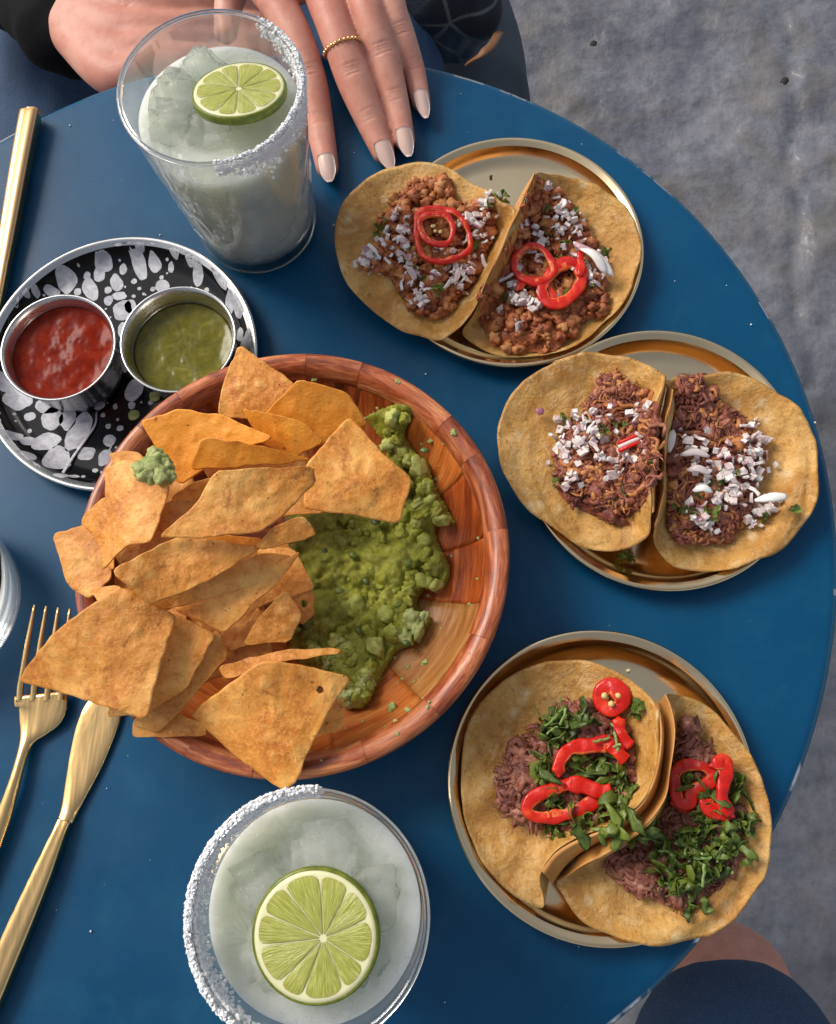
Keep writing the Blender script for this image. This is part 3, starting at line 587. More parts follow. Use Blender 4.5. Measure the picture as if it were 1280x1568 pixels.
chip([(436,905,.054),(484,909,.052),(482,948,.050),(462,960,.050)], 'small chip with a pinhole at the edge of the guacamole', hole=(468, 927, .052))
chip([(374,990,.058),(392,958,.062),(440,905,.066),(466,942,.062),(446,986,.058)], 'kite shaped chip leaning beside the guacamole')
chip([(350,1000,.048),(400,930,.048),(410,985,.048)], 'dark chip behind the kite shaped chip')
chip([(262,932,.066),(400,880,.072),(462,842,.072),(430,895,.068),(344,971,.066)], 'chip under the stack pointing down toward the kite shaped chip', bulge=.003)
chip([(190,932,.072),(300,888,.076),(412,842,.080),(447,848,.076),(415,892,.072),(300,925,.070),(220,942,.070)], 'long chip in the middle of the layered stack', bulge=.003, curl=(.5, -.003))
chip([(180,880,.088),(240,843,.090),(282,822,.090),(408,845,.084),(330,890,.082),(232,930,.084)], 'bent golden chip with a bright orange edge, on the layered stack', bulge=.003, curl=(.5, .004))
chip([(276,824,.094),(340,815,.092),(404,824,.090),(360,862,.088),(300,880,.088),(280,860,.090)], 'deep orange chip between the broad centre chip and the bent one', 'chip_orange', -.002)
chip([(392,836,.096),(420,812,.098),(468,793,.098),(488,822,.094),(465,832,.092),(405,846,.092)], 'small pale chip under the right tip of the broad centre chip')
chip([(240,822,.100),(300,775,.106),(335,735,.104),(400,722,.106),(482,718,.100),(487,740,.098),(440,790,.100),(400,822,.098),(320,828,.098)], 'broad golden chip lying on top of the heap in the centre', bulge=.005, curl=(-.6, .003))
chip([(538,642,.068),(590,700,.072),(633,735,.070),(612,808,.062),(560,795,.070),(464,780,.080),(470,715,.078)], 'large flat chip resting on the guacamole, right side of the heap', bulge=.003)
chip([(205,1105,.050),(240,1082,.050),(322,1110,.050),(318,1128,.048),(205,1130,.046)], 'chip edge lying on the front rim beneath the others')
chip([(200,1110,.052),(300,1020,.060),(335,962,.064),(352,1005,.060),(285,1085,.055),(243,1123,.052)], 'third chip in the lower left layers, nearest the centre')
chip([(160,1098,.056),(265,938,.068),(332,972,.068),(290,1055,.062),(225,1095,.058)], 'second chip in the lower left layers, just under the big front one')
chip([(13,1040,.064),(100,965,.074),(192,900,.082),(270,942,.080),(250,1020,.076),(233,1105,.068),(120,1068,.066)], 'big triangular chip reaching far out over the left rim above the fork', bulge=.005)
chip([(480,1125,.046),(528,1065,.048),(527,1115,.044),(510,1124,.044)], 'small chip showing from under the large front chip')
chip([(336,1022,.064),(440,997,.066),(524,993,.066),(520,1002,.066),(440,1014,.066),(346,1042,.064)], 'thin chip seen edge on, just above the large front chip')
chip([(289,1094,.056),(345,1055,.064),(405,1015,.068),(470,1020,.068),(537,1036,.064),(515,1072,.060),(480,1140,.056),(458,1195,.050),(438,1213,.048),(370,1165,.052)], 'large front chip with one dark hole, pointing at the front glass', bulge=.004, hole=(490, 1056, .064))
p = at(235, 714, .090); pts = []
D = thing('guacamole_dollop', p, 'dollop of pale guacamole on the dipped chip', 'guacamole dab')
for dx, dy, r in [(0,0,.0062),(-18,2,.0045),(12,10,.0050),(18,-2,.0040),(8,-14,.0042),(-8,10,.0045),(22,12,.0036),(0,-22,.0030)]:
    V, F = lump(at(235+dx, 716+dy, .091), r, 3, .45, 1.6, .7); pts.append((V, F))
V, F = join(pts); mk('mash', V, F, 'pale_guacamole', D)

# ------------------------------------------------------------------ tacos
def onion_mesh(i):
    V, F = boxm(*[(.0036, .0030, .0012), (.0034, .0036, .0013), (.0070, .0018, .0011), (.0036, .0030, .0022), (.0048, .0044, .0010), (.0058, .0028, .0012)][i]); b = bmesh.new(); vs = [b.verts.new(v) for v in V]; [b.faces.new([vs[k] for k in f]) for f in F]
    bmesh.ops.subdivide_edges(b, edges=b.edges[:], cuts=1, use_grid_fill=True)
    rs = random.Random(i)
    for v in b.verts:
        v.co.x *= 1+.18*math.sin(v.co.z*500+i); v.co.y += .25*v.co.x*v.co.x*120*(1 if i % 2 else -1); v.co += Vector((rs.uniform(-1, 1), rs.uniform(-1, 1), rs.uniform(-1, 1)))*.00038
        v.co *= .93 if v.co.length > .0024 else 1
    me = bpy.data.meshes.new('onion_piece'); b.to_mesh(me); b.free(); me.materials.append(M['onion']); return me
ONI = [onion_mesh(i) for i in range(6)]
def leaf_mesh(i):
    rs = random.Random(i); n = 14; V = []; L = .0055
    for k in range(n):
        a = 2*math.pi*k/n; r = (1+.32*math.cos(3*a+i))*(1 if k % 2 else .78); V.append((r*math.cos(a)*L*.5, r*math.sin(a)*L*.36, .0011*math.sin(2*a+i)+rs.uniform(-.0003, .0003)))
    V = [(0, 0, -.0002)]+V; V2 = [(x, y, z-.00022) for x, y, z in V]; F = [(0, 1+k, 1+(k+1) % n) for k in range(n)]+[(n+1, n+2+(k+1) % n, n+2+k) for k in range(n)]+[(1+k, n+2+k, n+2+(k+1) % n, 1+(k+1) % n) for k in range(n)]
    me = bpy.data.meshes.new('cilantro_leaf'); me.from_pydata(V+V2, [], F); me.materials.append(M['cilantro']); me.update(); return me
def strip_mesh(i):
    rs = random.Random(i+50); L = rs.uniform(.006, .013); cv = rs.uniform(-1.6, 1.6); P = []
    for k in range(8): t_ = k/7-.5; P.append((t_*L, cv*t_*t_*L*1.5+rs.uniform(-.0004, .0004), .0022*math.sin(t_*6+i)))
    V, F = tube(P, [q_*rs.uniform(.6, 1.5) for q_ in (.0008, .0015, .0020, .0018, .0021, .0018, .0014, .0007)], [.00014]*8, 6, up=(rs.uniform(-1.2, 1.2), rs.uniform(-1.2, 1.2), 1))
    me = bpy.data.meshes.new('herb_strip'); me.from_pydata(V.tolist(), [], F); me.materials.append(M['cilantro']); me.update(); me.polygons.foreach_set('use_smooth', [True]*len(me.polygons)); return me
def stem_mesh(i):
    rs = random.Random(i+90); P = [((k/5-.5)*.007, rs.uniform(-.0004, .0004), rs.uniform(-.0004, .0004)) for k in range(6)]
    V, F = tube(P, [.0006]*6, [.0006]*6, 6); me = bpy.data.meshes.new('cilantro_stem'); me.from_pydata(V.tolist(), [], F); me.materials.append(M['cilantro_stem']); me.update(); return me
LEF = [leaf_mesh(i) for i in range(5)]; STR = [strip_mesh(i) for i in range(7)]; STM = [stem_mesh(i) for i in range(3)]
def crop(x, y, ox, oy, s, h): return (ox+x/s, oy+y/s, h)

class Taco:
    def __init__(s, lab, out, cen, org, scl, ridge=None, pc=None):
        """out: crop pixels with height; cen: centre; ridge: index range of the folded side"""
        s.f = lambda x, y, h: at(org[0]+x/scl, org[1]+y/scl, h)
        O = spl([s.f(*q[:3]) for q in out], 190, True); pw = spl([[q[3] if len(q) > 3 else 2.2] for q in out], 190, True)[:, 0]
        C = s.f(*cen); s.C = C
        for v in O: v += np.array([nz(v, 60)*.0011, nz(v+5, 60)*.0011, nz(v+9, 55)*.0022])
        s.t = thing('taco', (C[0], C[1], C[2]-.002), lab, 'taco', 'open tacos served in pairs')
        s.pc = pc; V, F = sheet(O, C, 34, pw, .0019, .0016, 48); nh = len(V)//2
        for i_ in range(nh):
            v = V[i_]; v[2] += .0007*nz((v[0], v[1], 3), 120)+.0004*nz((v[0], v[1], 8), 300); lo = s.plate_z(v[0], v[1])+.0026; dz = v[2]-lo; v[2] = lo+(dz if dz > .002 else .002*math.exp((dz-.002)/.002)); V[nh+i_, 2] = v[2]-.0019
        for i_ in range(190): V[-190+i_, :2] += (C[:2]-V[-190+i_, :2])*.004
        mk('tortilla', V, F, 'tortilla_corn', s.t)
        s.O, s.pw = O, pw
        if ridge:
            Rp = spl([s.f(*q) for q in ridge[0]], 40); Lp = spl([s.f(*q) for q in ridge[1]], 40); V = []
            for i in range(40):
                a, b = Rp[i], Lp[i]; d = b-a
                for k in range(9):
                    u = k/8; q = a+d*u; q[2] = a[2]+(b[2]-a[2])*(u**1.6)+.0018*math.sin(math.pi*min(1, u*2.4))*(1-u); V.append(q+np.array([nz(q, 70), nz(q+3, 70), 0])*.0006)
            W = np.array(V); W2 = W.copy(); W2[:, 2] -= .0016; n = len(W)
            F = grid_faces(40, 9, False); F2 = [tuple(n+i for i in f[::-1]) for f in F]; E = []
            for i in range(39): E += [(i*9, (i+1)*9, n+(i+1)*9, n+i*9), (i*9+8, n+i*9+8, n+(i+1)*9+8, (i+1)*9+8)]
            mk('folded_side', np.concatenate([W, W2]), F+F2+E, 'tortilla_underside', s.t)
    def plate_z(s, x, y):
        r = math.hypot(x-s.pc[0], y-s.pc[1]); return ZT+float(np.interp(r, [0, s.pc[2]-.014, s.pc[2]-.008, s.pc[2]-.004, s.pc[2]+.0008, s.pc[2]+.012], [.0022, .0026, .0065, .0122, .0126, .0035]))
    def surf(s, x, y):
        """height of the tortilla under world x,y"""
        d = np.array([x, y])-s.C[:2]; r = np.hypot(*d)
        if r < 1e-6: return s.C[2]
        a = np.arctan2(d[1], d[0]); A = np.arctan2(s.O[:, 1]-s.C[1], s.O[:, 0]-s.C[0]); k = np.argmin(np.abs((A-a+math.pi) % (2*math.pi)-math.pi)); Rr = np.hypot(*(s.O[k, :2]-s.C[:2])); q = min(1, r/Rr)
        return max(s.plate_z(x, y)+.0028, s.C[2]+(s.O[k, 2]-s.C[2])*q**s.pw[k])
    def mound(s, poly, hgt, m, strands, crisp=.0, lumps=0, sl=.010, sr=.0008):
        P = spl([s.f(x, y, .018)for x, y in poly], 80, True)[:, :2]; s.P = P; s.hg = hgt
        x0, y0 = P.min(0); x1, y1 = P.max(0); st = .0011; idx = {}; V = []
        s.sd = lambda x, y: np.hypot(P[:, 0]-x, P[:, 1]-y).min()
        for j, y in enumerate(np.arange(y0, y1, st)):
            for i, x in enumerate(np.arange(x0, x1, st)):
                if inpoly(x, y, P):
                    e = 1-math.exp(-s.sd(x, y)/.006); h = hgt*e*(.8+.35*nz((x, y, 0), 110))+.0012*nz((x, y, 2), 350)*e; idx[(i, j)] = len(V); V.append((x, y, s.surf(x, y)+h-.0003))
        F = [(a, idx[(i+1, j)], idx[(i+1, j+1)], idx[(i, j+1)]) for (i, j), a in idx.items() if (i+1, j) in idx and (i+1, j+1) in idx and (i, j+1) in idx]
        mk('meat_filling', V, F, m, s.t)
        pa, pb = [], []
        for _ in range(strands):
            x, y = s.pick(.0026); p = np.array([x, y, s.top(x, y)+random.uniform(-.0006, .0009)]); a = 5*nz((x, y, 1), 55)+random.gauss(0, .7); l = random.uniform(.3, 1.2)*sl; d = np.array([math.cos(a), math.sin(a), 0])*l/2; n_ = np.array([-d[1], d[0], 0])*random.uniform(-.8, .8)
            Q = spl([p-d, p-d*.3+n_+np.array([0, 0, random.uniform(0, .0016)]), p+d*.4-n_*.4, p+d+np.array([0, 0, random.uniform(-.001, .001)])], 7); r = random.choice([.4, .6, .8, 1, 1.5, 2.1])*random.uniform(.8, 1.2)*sr
            (pb if random.random() < crisp else pa).append(tube(Q, [r*.4, r, r*1.2, r, r*1.1, r*.8, r*.3], [r*.3, r*.8, r*.7, r*.9, r*.8, r*.6, r*.3], 6))
        for _ in range(lumps):
            x, y = s.pick(.0012); (pb if random.random() < crisp else pa).append(lump((x, y, s.top(x, y)+.0006), random.choice([.0010, .0014, .0020, .0028, .0036])*random.uniform(.8, 1.2), 2, .75, 1.9, .7))
        if pa: V, F = join(pa); tag(mk('meat_shreds', V, F, m, s.t), kind='stuff')
        if pb: V, F = join(pb); tag(mk('crisp_meat_bits', V, F, 'crisp_meat', s.t), kind='stuff')
    def pick(s, marg=.001):
        x0, y0 = s.P.min(0); x1, y1 = s.P.max(0)
        while True:
            x, y = random.uniform(x0, x1), random.uniform(y0, y1)
            if inpoly(x, y, s.P) and s.sd(x, y) > marg: return x, y
    def top(s, x, y):
        z = s.surf(x, y)
        if inpoly(x, y, s.P): z += s.hg*(1-math.exp(-s.sd(x, y)/.006))*.88
        return z
    def scatter(s, name, meshes, n, spots, sc=(.5, 1.25), up=.0014, tilt=.8):
        """spots: crop px (x, y, spread)"""
        if name == 'onion_piece': n = int(n*1.35)
        for k in range(n):
            x, y, sp = random.choice(spots); g = s.f(x+random.gauss(0, sp), y+random.gauss(0, sp), s.C[2]-ZT+.010); z = s.top(g[0], g[1])+up*random.uniform(.3, 2.4); q = random.uniform(*sc)
            inst(name, random.choice(meshes), s.t, (g[0], g[1], z), (random.gauss(0, tilt), random.gauss(0, tilt), random.uniform(0, 6.28)), (q*random.uniform(.8, 1.3), q, q))
    def chili(s, pts, w=.0018, tall=.0018, up=.0048, closed=True, seeds=0, lab=None):
        P = []
        for x, y in pts:
            g = s.f(x, y, s.C[2]-ZT+.016); z = max(s.top(g[0], g[1]), s.C[2]+.006)+up; g = s.f(x, y, z-ZT); P.append(g)
        n = 64; P = spl(P, n, closed)
        zs = P[:, 2].copy(); P[:, 2] = zs.mean()*.6+zs*.4+np.array([.0008*nz(p, 200) for p in P])
        K = 12; V = []
        for i in range(n):
            d = P[(i+1) % n if closed else min(i+1, n-1)]-P[i-1 if closed else max(0, i-1)]; d /= np.linalg.norm(d)+1e-9; sd_ = np.cross(d, (0, 0, 1)); sd_ /= np.linalg.norm(sd_); u = np.cross(sd_, d)
            e = 1 if closed else max(.25, min(1, min(i, n-1-i)/5)); wi = w*.86*(1+.4*nz(P[i], 150))*e; ti = tall*.62*(1+.3*nz(P[i]+4, 120))*e
            for k in range(K):
                a = 2*math.pi*k/K; cc = math.copysign(abs(math.cos(a))**.55, math.cos(a)); ss = math.copysign(abs(math.sin(a))**.55, math.sin(a))*(1-.25*nz(P[i]+cc*9, 300)); V.append(P[i]+sd_*cc*wi+u*ss*ti)
        F = [(a, a2, b2, b)[::-1] for a, a2, b2, b in [((i*K+k), (i*K+(k+1) % K), (((i+1) % n)*K+(k+1) % K), (((i+1) % n)*K+k)) for i in range(n if closed else n-1) for k in range(K)]]
        if not closed: F += [tuple(range(K)), tuple(range((n-1)*K, n*K))[::-1]]
        c_ = P.mean(0); o = mk('chili_ring' if closed else 'chili_strip', V, F, ('chili_skin', 'chili_flesh'), s.t)
        if not closed: c_ = (P[0]+P[-1])/2
        VA = np.array(V); ids = []
        for f in F:
            i = f[0]//K; m_ = VA[list(f)].mean(0); ids.append(1 if len(f) == 4 and np.linalg.norm((m_-c_)[:2]) < np.linalg.norm((P[i]-c_)[:2])-w*.35+.0003*nz(m_, 500) else 0)
        o.data.polygons.foreach_set('material_index', ids); c_ = P.mean(0)
        for _ in range(seeds):
            q = c_+np.array([random.uniform(-.003, .003), random.uniform(-.003, .003), random.uniform(-.0005, .001)]); V, F = lump(q, .0012, 1, .2, flat=.5); mk('chili_seed', V, F, 'chili_seed', s.t)
        return o

A1 = ((480, 190), 2.4615); A2 = ((740, 490), 2.37); A3 = ((680, 950), 2.37)
# plate 1 right (behind), then left
tb = Taco('chorizo taco with two red chili rings on the right of the back plate',
 [(838,186,.040,4),(900,190,.028),(1000,206,.022),(1100,252,.020),(1180,322,.018),(1226,410,.017),(1232,500,.016),(1205,600,.015),(1150,700,.014),(1070,780,.012),(980,850,.010),(880,884,.009),(780,886,.009),(690,872,.009),(620,835,.010),(560,790,.012,3),(600,720,.022,4),(650,610,.032,5),(700,500,.038,5),(750,390,.041,5),(800,280,.042,5)], (880, 550, .006), *A1, pc=(.031,.3088,.0764),
 ridge=([(836,184,.0405),(798,278,.0425),(748,388,.0415),(700,498,.0385),(648,612,.032)], [(826,192,.034),(780,270,.030),(728,380,.028),(684,490,.026),(636,606,.022)]))
tb.mound([(830,270),(900,265),(980,300),(1040,400),(1100,560),(1110,680),(1010,740),(920,840),(830,840),(720,820),(640,750),(620,690),(690,600),(740,480),(790,360)], .012, 'chorizo_meat', 170, .3, 330, sl=.007)
tb.scatter('onion_piece', ONI, 95, [(900,350,35),(930,420,35),(870,440,40),(970,380,25),(820,500,35),(1040,560,35),(1060,600,25),(770,680,30),(760,660,25),(840,690,25),(1000,470,35)], up=.0025)
tb.scatter('cilantro_leaf', LEF, 26, [(870,400,30),(980,350,25),(730,650,25),(800,745,20),(920,480,30),(1090,480,20),(860,660,20),(1010,650,25)], up=.003)
tb.chili([(755,530),(765,490),(800,465),(850,468),(890,510),(905,560),(870,590),(830,600),(790,585),(765,565)], .0024, .0024, .0065); tb.chili([(920,540),(960,525),(1000,540),(1010,590),(980,640),(930,675),(880,670),(860,620),(890,570)], .0040, .0024, .0062); tb.chili([(1030,462),(1005,490),(1010,540),(1000,580)], .0022, .0022, .0080, False); tb.chili([(765,630),(800,590),(860,600),(900,640),(900,680)], .0028, .0022, .0045, False)
for k, (x0, y0, x1, y1) in enumerate([(985,450,1130,575),(1000,470,1100,570)]):
    a, b = tb.f(x0, y0, .024), tb.f(x1, y1, .022); P = spl([a, (a+b)/2+np.array([.001, .001, .003]), b], 10); V, F = tube(P, np.linspace(.0015, .0035, 10)*(1-.9*np.linspace(0, 1, 10)**8), [.0007]*10, 8); mk('onion_sliver', V+np.array([0, 0, .002*k]), F, 'onion', tb.t)
ta = Taco('chorizo taco with a red chili spiral, on the back plate nearest the fingers',
 [(76,420,.020),(96,330,.021),(150,250,.023),(250,180,.025),(350,150,.026),(420,148,.027),(500,165,.029),(580,205,.031),(650,250,.034),(705,290,.037,3),(762,322,.040,4),(740,400,.040,5),(700,490,.039,5),(655,590,.036,5),(620,670,.031,4),(575,740,.024,3),(520,790,.018),(470,816,.015),(400,802,.014),(320,770,.013),(230,712,.014),(150,630,.016),(100,540,.018)], (450, 480, .011), *A1, pc=(.031,.3088,.0764))
ta.mound([(270,320),(350,240),(420,225),(500,240),(560,320),(670,350),(690,420),(650,510),(600,600),(520,690),(440,720),(370,690),(310,620),(270,560),(180,530),(190,470),(260,420),(240,360)], .013, 'chorizo_meat', 170, .35, 330, sl=.007)
ta.scatter('onion_piece', ONI, 115, [(310,380,30),(280,450,35),(340,480,35),(380,560,40),(600,370,30),(650,360,25),(620,430,25),(550,560,35),(560,590,25),(330,560,30),(200,510,22),(480,540,35),(400,660,20)], up=.0025)
ta.scatter('cilantro_leaf', LEF, 24, [(235,390,20),(270,390,15),(215,500,12),(420,550,25),(620,480,22),(520,540,25),(470,640,12),(350,540,15),(640,340,20)], up=.003)
ta.chili([(390,350),(420,320),(480,318),(540,335),(575,380),(590,440),(585,480),(540,505),(480,520),(420,505),(395,460),(388,400)], .0020, .0024, .0070, seeds=0); ta.chili([(400,370),(440,340),(500,345),(525,390),(515,440),(470,455),(420,430)], .0020, .0022, .0095, seeds=5)
# plate 2
td = Taco('beef taco heaped with diced white onion, on the right of the right plate',
 [(662,224,.030,3),(700,206,.026),(780,195,.024),(880,190,.023),(960,206,.022),(1040,242,.022),(1120,300,.021),(1180,370,.020),(1212,440,.019),(1221,540,.018),(1215,620,.017),(1190,700,.016),(1130,790,.014),(1050,850,.012),(960,890,.011),(870,912,.010),(780,915,.010),(690,896,.012),(640,850,.018,3),(613,800,.024,4),(625,745,.030,5),(650,650,.036,5),(656,560,.038,5),(656,450,.039,5),(663,370,.039,5),(688,300,.037,5),(688,255,.034,4)], (900, 560, .006), *A2, pc=(.1098,.1794,.0754),
 ridge=([(690,262,.0355),(684,310,.0385),(662,372,.0395),(656,460,.0395),(656,560,.0385),(650,650,.0365),(622,752,.0305)], [(668,240,.030),(655,300,.028),(640,370,.026),(634,460,.025),(634,560,.025),(630,650,.023),(612,740,.020)]))
td.mound([(690,240),(770,215),(850,280),(940,330),(1000,400),(1040,480),(1010,560),(1000,660),(960,740),(860,800),(760,810),(690,790),(665,700),(670,560),(668,420),(690,330)], .013, 'beef_meat', 1000, .22, 60, sl=.011, sr=.00066)
td.scatter('onion_piece', ONI, 125, [(990,420,25),(950,470,30),(1000,500,30),(900,510,35),(940,540,35),(850,530,30),(770,470,35),(760,570,30),(800,590,30),(880,600,30),(950,620,25),(980,580,25),(1050,650,22),(880,660,25),(790,750,25),(980,725,15),(760,700,25),(1010,690,25)], up=.0028)
td.scatter('cilantro_leaf', LEF, 26, [(830,600,25),(750,700,25),(720,690,20),(800,715,20),(1020,700,12),(1130,683,8),(980,600,25),(940,550,25),(740,590,20)], up=.003)
a, b = td.f(985, 655, .022), td.f(1100, 640, .024); V, F = tube(spl([a, (a+b)/2+np.array([0, 0, .002]), b], 10), [.0008, .0014, .002, .0022, .0024, .0026, .0026, .0022, .002, .0014], [.0009]*10, 8); mk('onion_sliver', V, F, 'onion', td.t)
for (x0, y0, x1, y1) in [(740,545,820,560),(715,490,820,495),(690,400,675,480),(760,620,830,625)]:
    a, b = td.f(x0, y0, .026), td.f(x1, y1, .027); V, F = tube(spl([a, (a+b)/2+np.array([0, .0015, .002]), b], 10), [.0006, .0013, .0018, .002, .002, .002, .002, .0018, .0013, .0006], [.0006]*10, 8); mk('onion_sliver', V, F, 'onion', td.t)
tc = Taco('beef taco with a red onion slice, on the right plate nearest the wooden bowl',
 [(48,430,.023),(60,350,.023),(100,270,.024),(170,200,.025),(250,152,.026),(370,118,.027),(450,125,.028),(540,150,.030),(615,180,.034,3),(656,200,.038,4),(650,240,.040,5),(632,300,.042,5),(616,400,.042,5),(611,500,.041,5),(611,600,.040,5),(612,700,.035,5),(604,770,.026,4),(580,802,.018,3),(520,830,.013),(430,840,.011),(350,822,.011),(260,770,.013),(180,700,.016),(110,620,.019),(65,530,.021)], (390, 500, .010), *A2, pc=(.1098,.1794,.0754),
 ridge=([(656,200,.0385),(650,242,.0405),(632,302,.0425),(616,400,.0425),(611,500,.0415),(611,600,.0405),(612,700,.0355)], [(664,222,.032),(660,262,.029),(645,320,.027),(632,410,.026),(628,500,.025),(628,600,.024),(625,700,.022)]))
tc.mound([(390,260),(450,205),(520,240),(590,290),(605,400),(605,560),(600,650),(540,710),(460,725),(380,690),(300,650),(265,590),(260,500),(290,420),(350,340)], .013, 'beef_meat', 1000, .24, 60, sl=.011, sr=.00066)
tc.scatter('onion_piece', ONI, 90, [(350,350,22),(290,380,22),(400,360,30),(380,410,30),(430,440,35),(330,480,30),(360,450,30),(480,490,30),(310,590,20),(480,550,25),(560,360,25),(540,480,25),(430,500,35),(290,460,20)], up=.0028)
tc.scatter('cilantro_leaf', LEF, 24, [(290,345,20),(310,350,15),(460,380,25),(550,350,25),(430,420,20),(265,570,14),(480,640,25),(570,590,15),(500,650,15),(300,470,12)], up=.003)
for dy in (0, 14, 28):
    a, b = tc.f(490, 448+dy, .030), tc.f(598, 405+dy, .032); V, F = tube(spl([a, (a+b)/2+np.array([0, 0, .001]), b], 8), [.0012]*8, [.0010]*8, 8); mk('red_onion_slice', V, F, 'chili_skin' if dy != 14 else 'onion', tc.t)
V, F = lump(tc.f(203, 330, .021), .0022, 2, .3, flat=.5); mk('onion_crumb', V, F, 'onion', tc.t)
# plate 3
tf = Taco('pork taco piled with chopped herbs, on the right of the front plate',
 [(802,264,.038,4),(860,268,.028),(920,290,.024),(985,335,.022),(1040,398,.021),(1100,470,.020),(1150,560,.020),(1180,650,.019),(1188,760,.018),(1172,900,.017),(1120,1000,.015),(1050,1090,.013),(950,1150,.012),(830,1172,.010),(720,1170,.009),(600,1140,.009),(500,1090,.010),(430,1000,.012),(412,945,.014,3),(520,885,.026,4),(640,822,.034,5),(740,740,.038,5),(800,650,.040,5),(820,560,.040,5),(838,420,.040,5),(830,330,.040,5)], (880, 760, .006), *A3, pc=(.070,.0077,.0759),
 ridge=([(802,264,.0385),(830,330,.0405),(838,420,.0405),(820,560,.0405),(800,650,.0405),(740,740,.0385),(640,822,.0345),(520,885,.0265),(412,945,.0145)], [(780,300,.026),(790,350,.026),(796,420,.026),(790,540,.026),(765,620,.026),(700,710,.026),(610,785,.024),(500,850,.020),(424,925,.010)]))
tf.mound([(850,365),(905,375),(940,440),(1000,500),(1060,580),(1080,700),(1080,840),(1020,940),(940,1020),(850,1060),(790,1010),(690,1000),(640,930),(570,890),(680,830),(780,750),(830,650),(850,520)], .012, 'pork_meat', 900, .0, 110, sl=.014, sr=.0009)
tf.scatter('herb_strip', STR, 130, [(800,830,40),(870,880,45),(920,940,40),(980,870,45),(940,780,40),(1020,820,35),(900,760,35),(860,590,22),(940,625,22),(1050,600,12),(1080,740,12),(700,765,8),(900,1020,22),(840,960,30),(960,700,30)], (.8, 1.4), .003, .5)
tf.scatter('cilantro_leaf', LEF, 60, [(830,860,50),(900,900,50),(980,850,50),(1020,800,30),(870,590,25),(900,760,35),(1050,850,30),(1050,620,15),(930,640,20)], (.9, 1.6), .003)
tf.scatter('cilantro_stem', STM, 16, [(870,900,50),(960,880,50),(900,800,50)], (.8, 1.2), .005, .4)
tf.chili([(835,600),(840,550),(880,525),(940,530),(970,550),(975,580),(940,600),(900,620),(890,660),(850,660)], .0034, .0026, .0065); tf.chili([(965,530),(1010,515),(1020,560),(1010,620),(1015,670),(1050,715)], .0042, .0026, .0085, False); tf.chili([(950,640),(960,680),(1000,700),(1040,720)], .0038, .0024, .0060, False); tf.chili([(825,640),(870,675),(900,665)], .0034, .0022, .0045, False)
te = Taco('pork taco with three long chili loops, on the left of the front plate',
 [(60,560,.014),(65,480,.014),(75,410,.015),(112,325,.016),(180,250,.018),(260,190,.020),(350,155,.021),(430,147,.022),(520,150,.023),(620,185,.025),(700,240,.028),(758,298,.034,3),(778,335,.040,4),(782,420,.042,5),(774,520,.043,5),(750,600,.042,5),(700,680,.041,5),(620,740,.038,5),(530,775,.035,5),(450,812,.032,5),(395,850,.030,5),(352,910,.026,5),(345,960,.020,4),(360,1043,.010,3),(280,1012,.008),(200,950,.008),(130,860,.009),(85,760,.011),(66,650,.013)], (440, 560, .008), *A3, pc=(.070,.0077,.0759),
 ridge=([(778,335,.0405),(782,420,.0425),(774,520,.0435),(750,600,.0425),(700,680,.0415),(620,740,.0385),(530,775,.0355),(450,812,.0325),(395,850,.0305),(352,910,.0265)], [(790,345,.030),(800,420,.028),(795,520,.027),(775,610,.027),(725,700,.026),(640,770,.024),(550,815,.023),(475,860,.022),(430,900,.020),(395,960,.012)]))
te.mound([(430,285),(520,310),(600,340),(660,400),(690,480),(680,580),(640,680),(560,740),(450,770),(350,760),(260,720),(200,700),(190,600),(210,520),(260,450),(330,400),(390,340)], .012, 'pork_meat', 900, .0, 110, sl=.014, sr=.0009)
te.scatter('herb_strip', STR, 85, [(385,340,15),(400,390,15),(510,340,22),(520,370,25),(380,440,18),(350,560,15),(370,510,15),(540,520,25),(590,560,30),(640,590,20),(610,650,30),(560,700,30),(480,730,25),(400,780,15),(420,350,20),(420,420,15),(590,740,14),(400,650,15)], (.8, 1.4), .003, .5)
te.scatter('cilantro_leaf', LEF, 46, [(540,550,40),(600,620,35),(540,700,30),(420,430,20),(520,370,22),(360,570,15),(680,330,12),(400,760,15),(390,650,15)], (.9, 1.6), .003)
te.scatter('cilantro_stem', STM, 12, [(400,370,18),(560,560,40),(600,440,20)], (.8, 1.2), .005, .4)
te.chili([(300,680),(330,640),(400,610),(480,590),(540,610),(560,640),(510,680),(440,705),(370,715),(320,708)], .0034, .0026, .0070); te.chili([(415,570),(420,510),(460,465),(530,455),(600,450),(660,500)], .0042, .0026, .0080, False); te.chili([(440,590),(500,600),(560,620),(615,625)], .0042, .0024, .0085, False); te.chili([(630,350),(640,400),(660,440),(680,460)], .0036, .0026, .0070, False); te.chili([(590,445),(640,490),(662,510)], .0036, .0024, .0095, False)
o = te.chili([(570,260),(605,235),(640,260),(645,300),(605,325),(570,300)], .0052, .0028, .0065, seeds=4)
for (x, y) in [(580,265),(630,265),(605,295)]:
    V, F = lump(te.f(x+2, y+8, .028), .0018, 1, .2, flat=.5); mk('chili_seed', V, F, 'chili_seed', te.t)

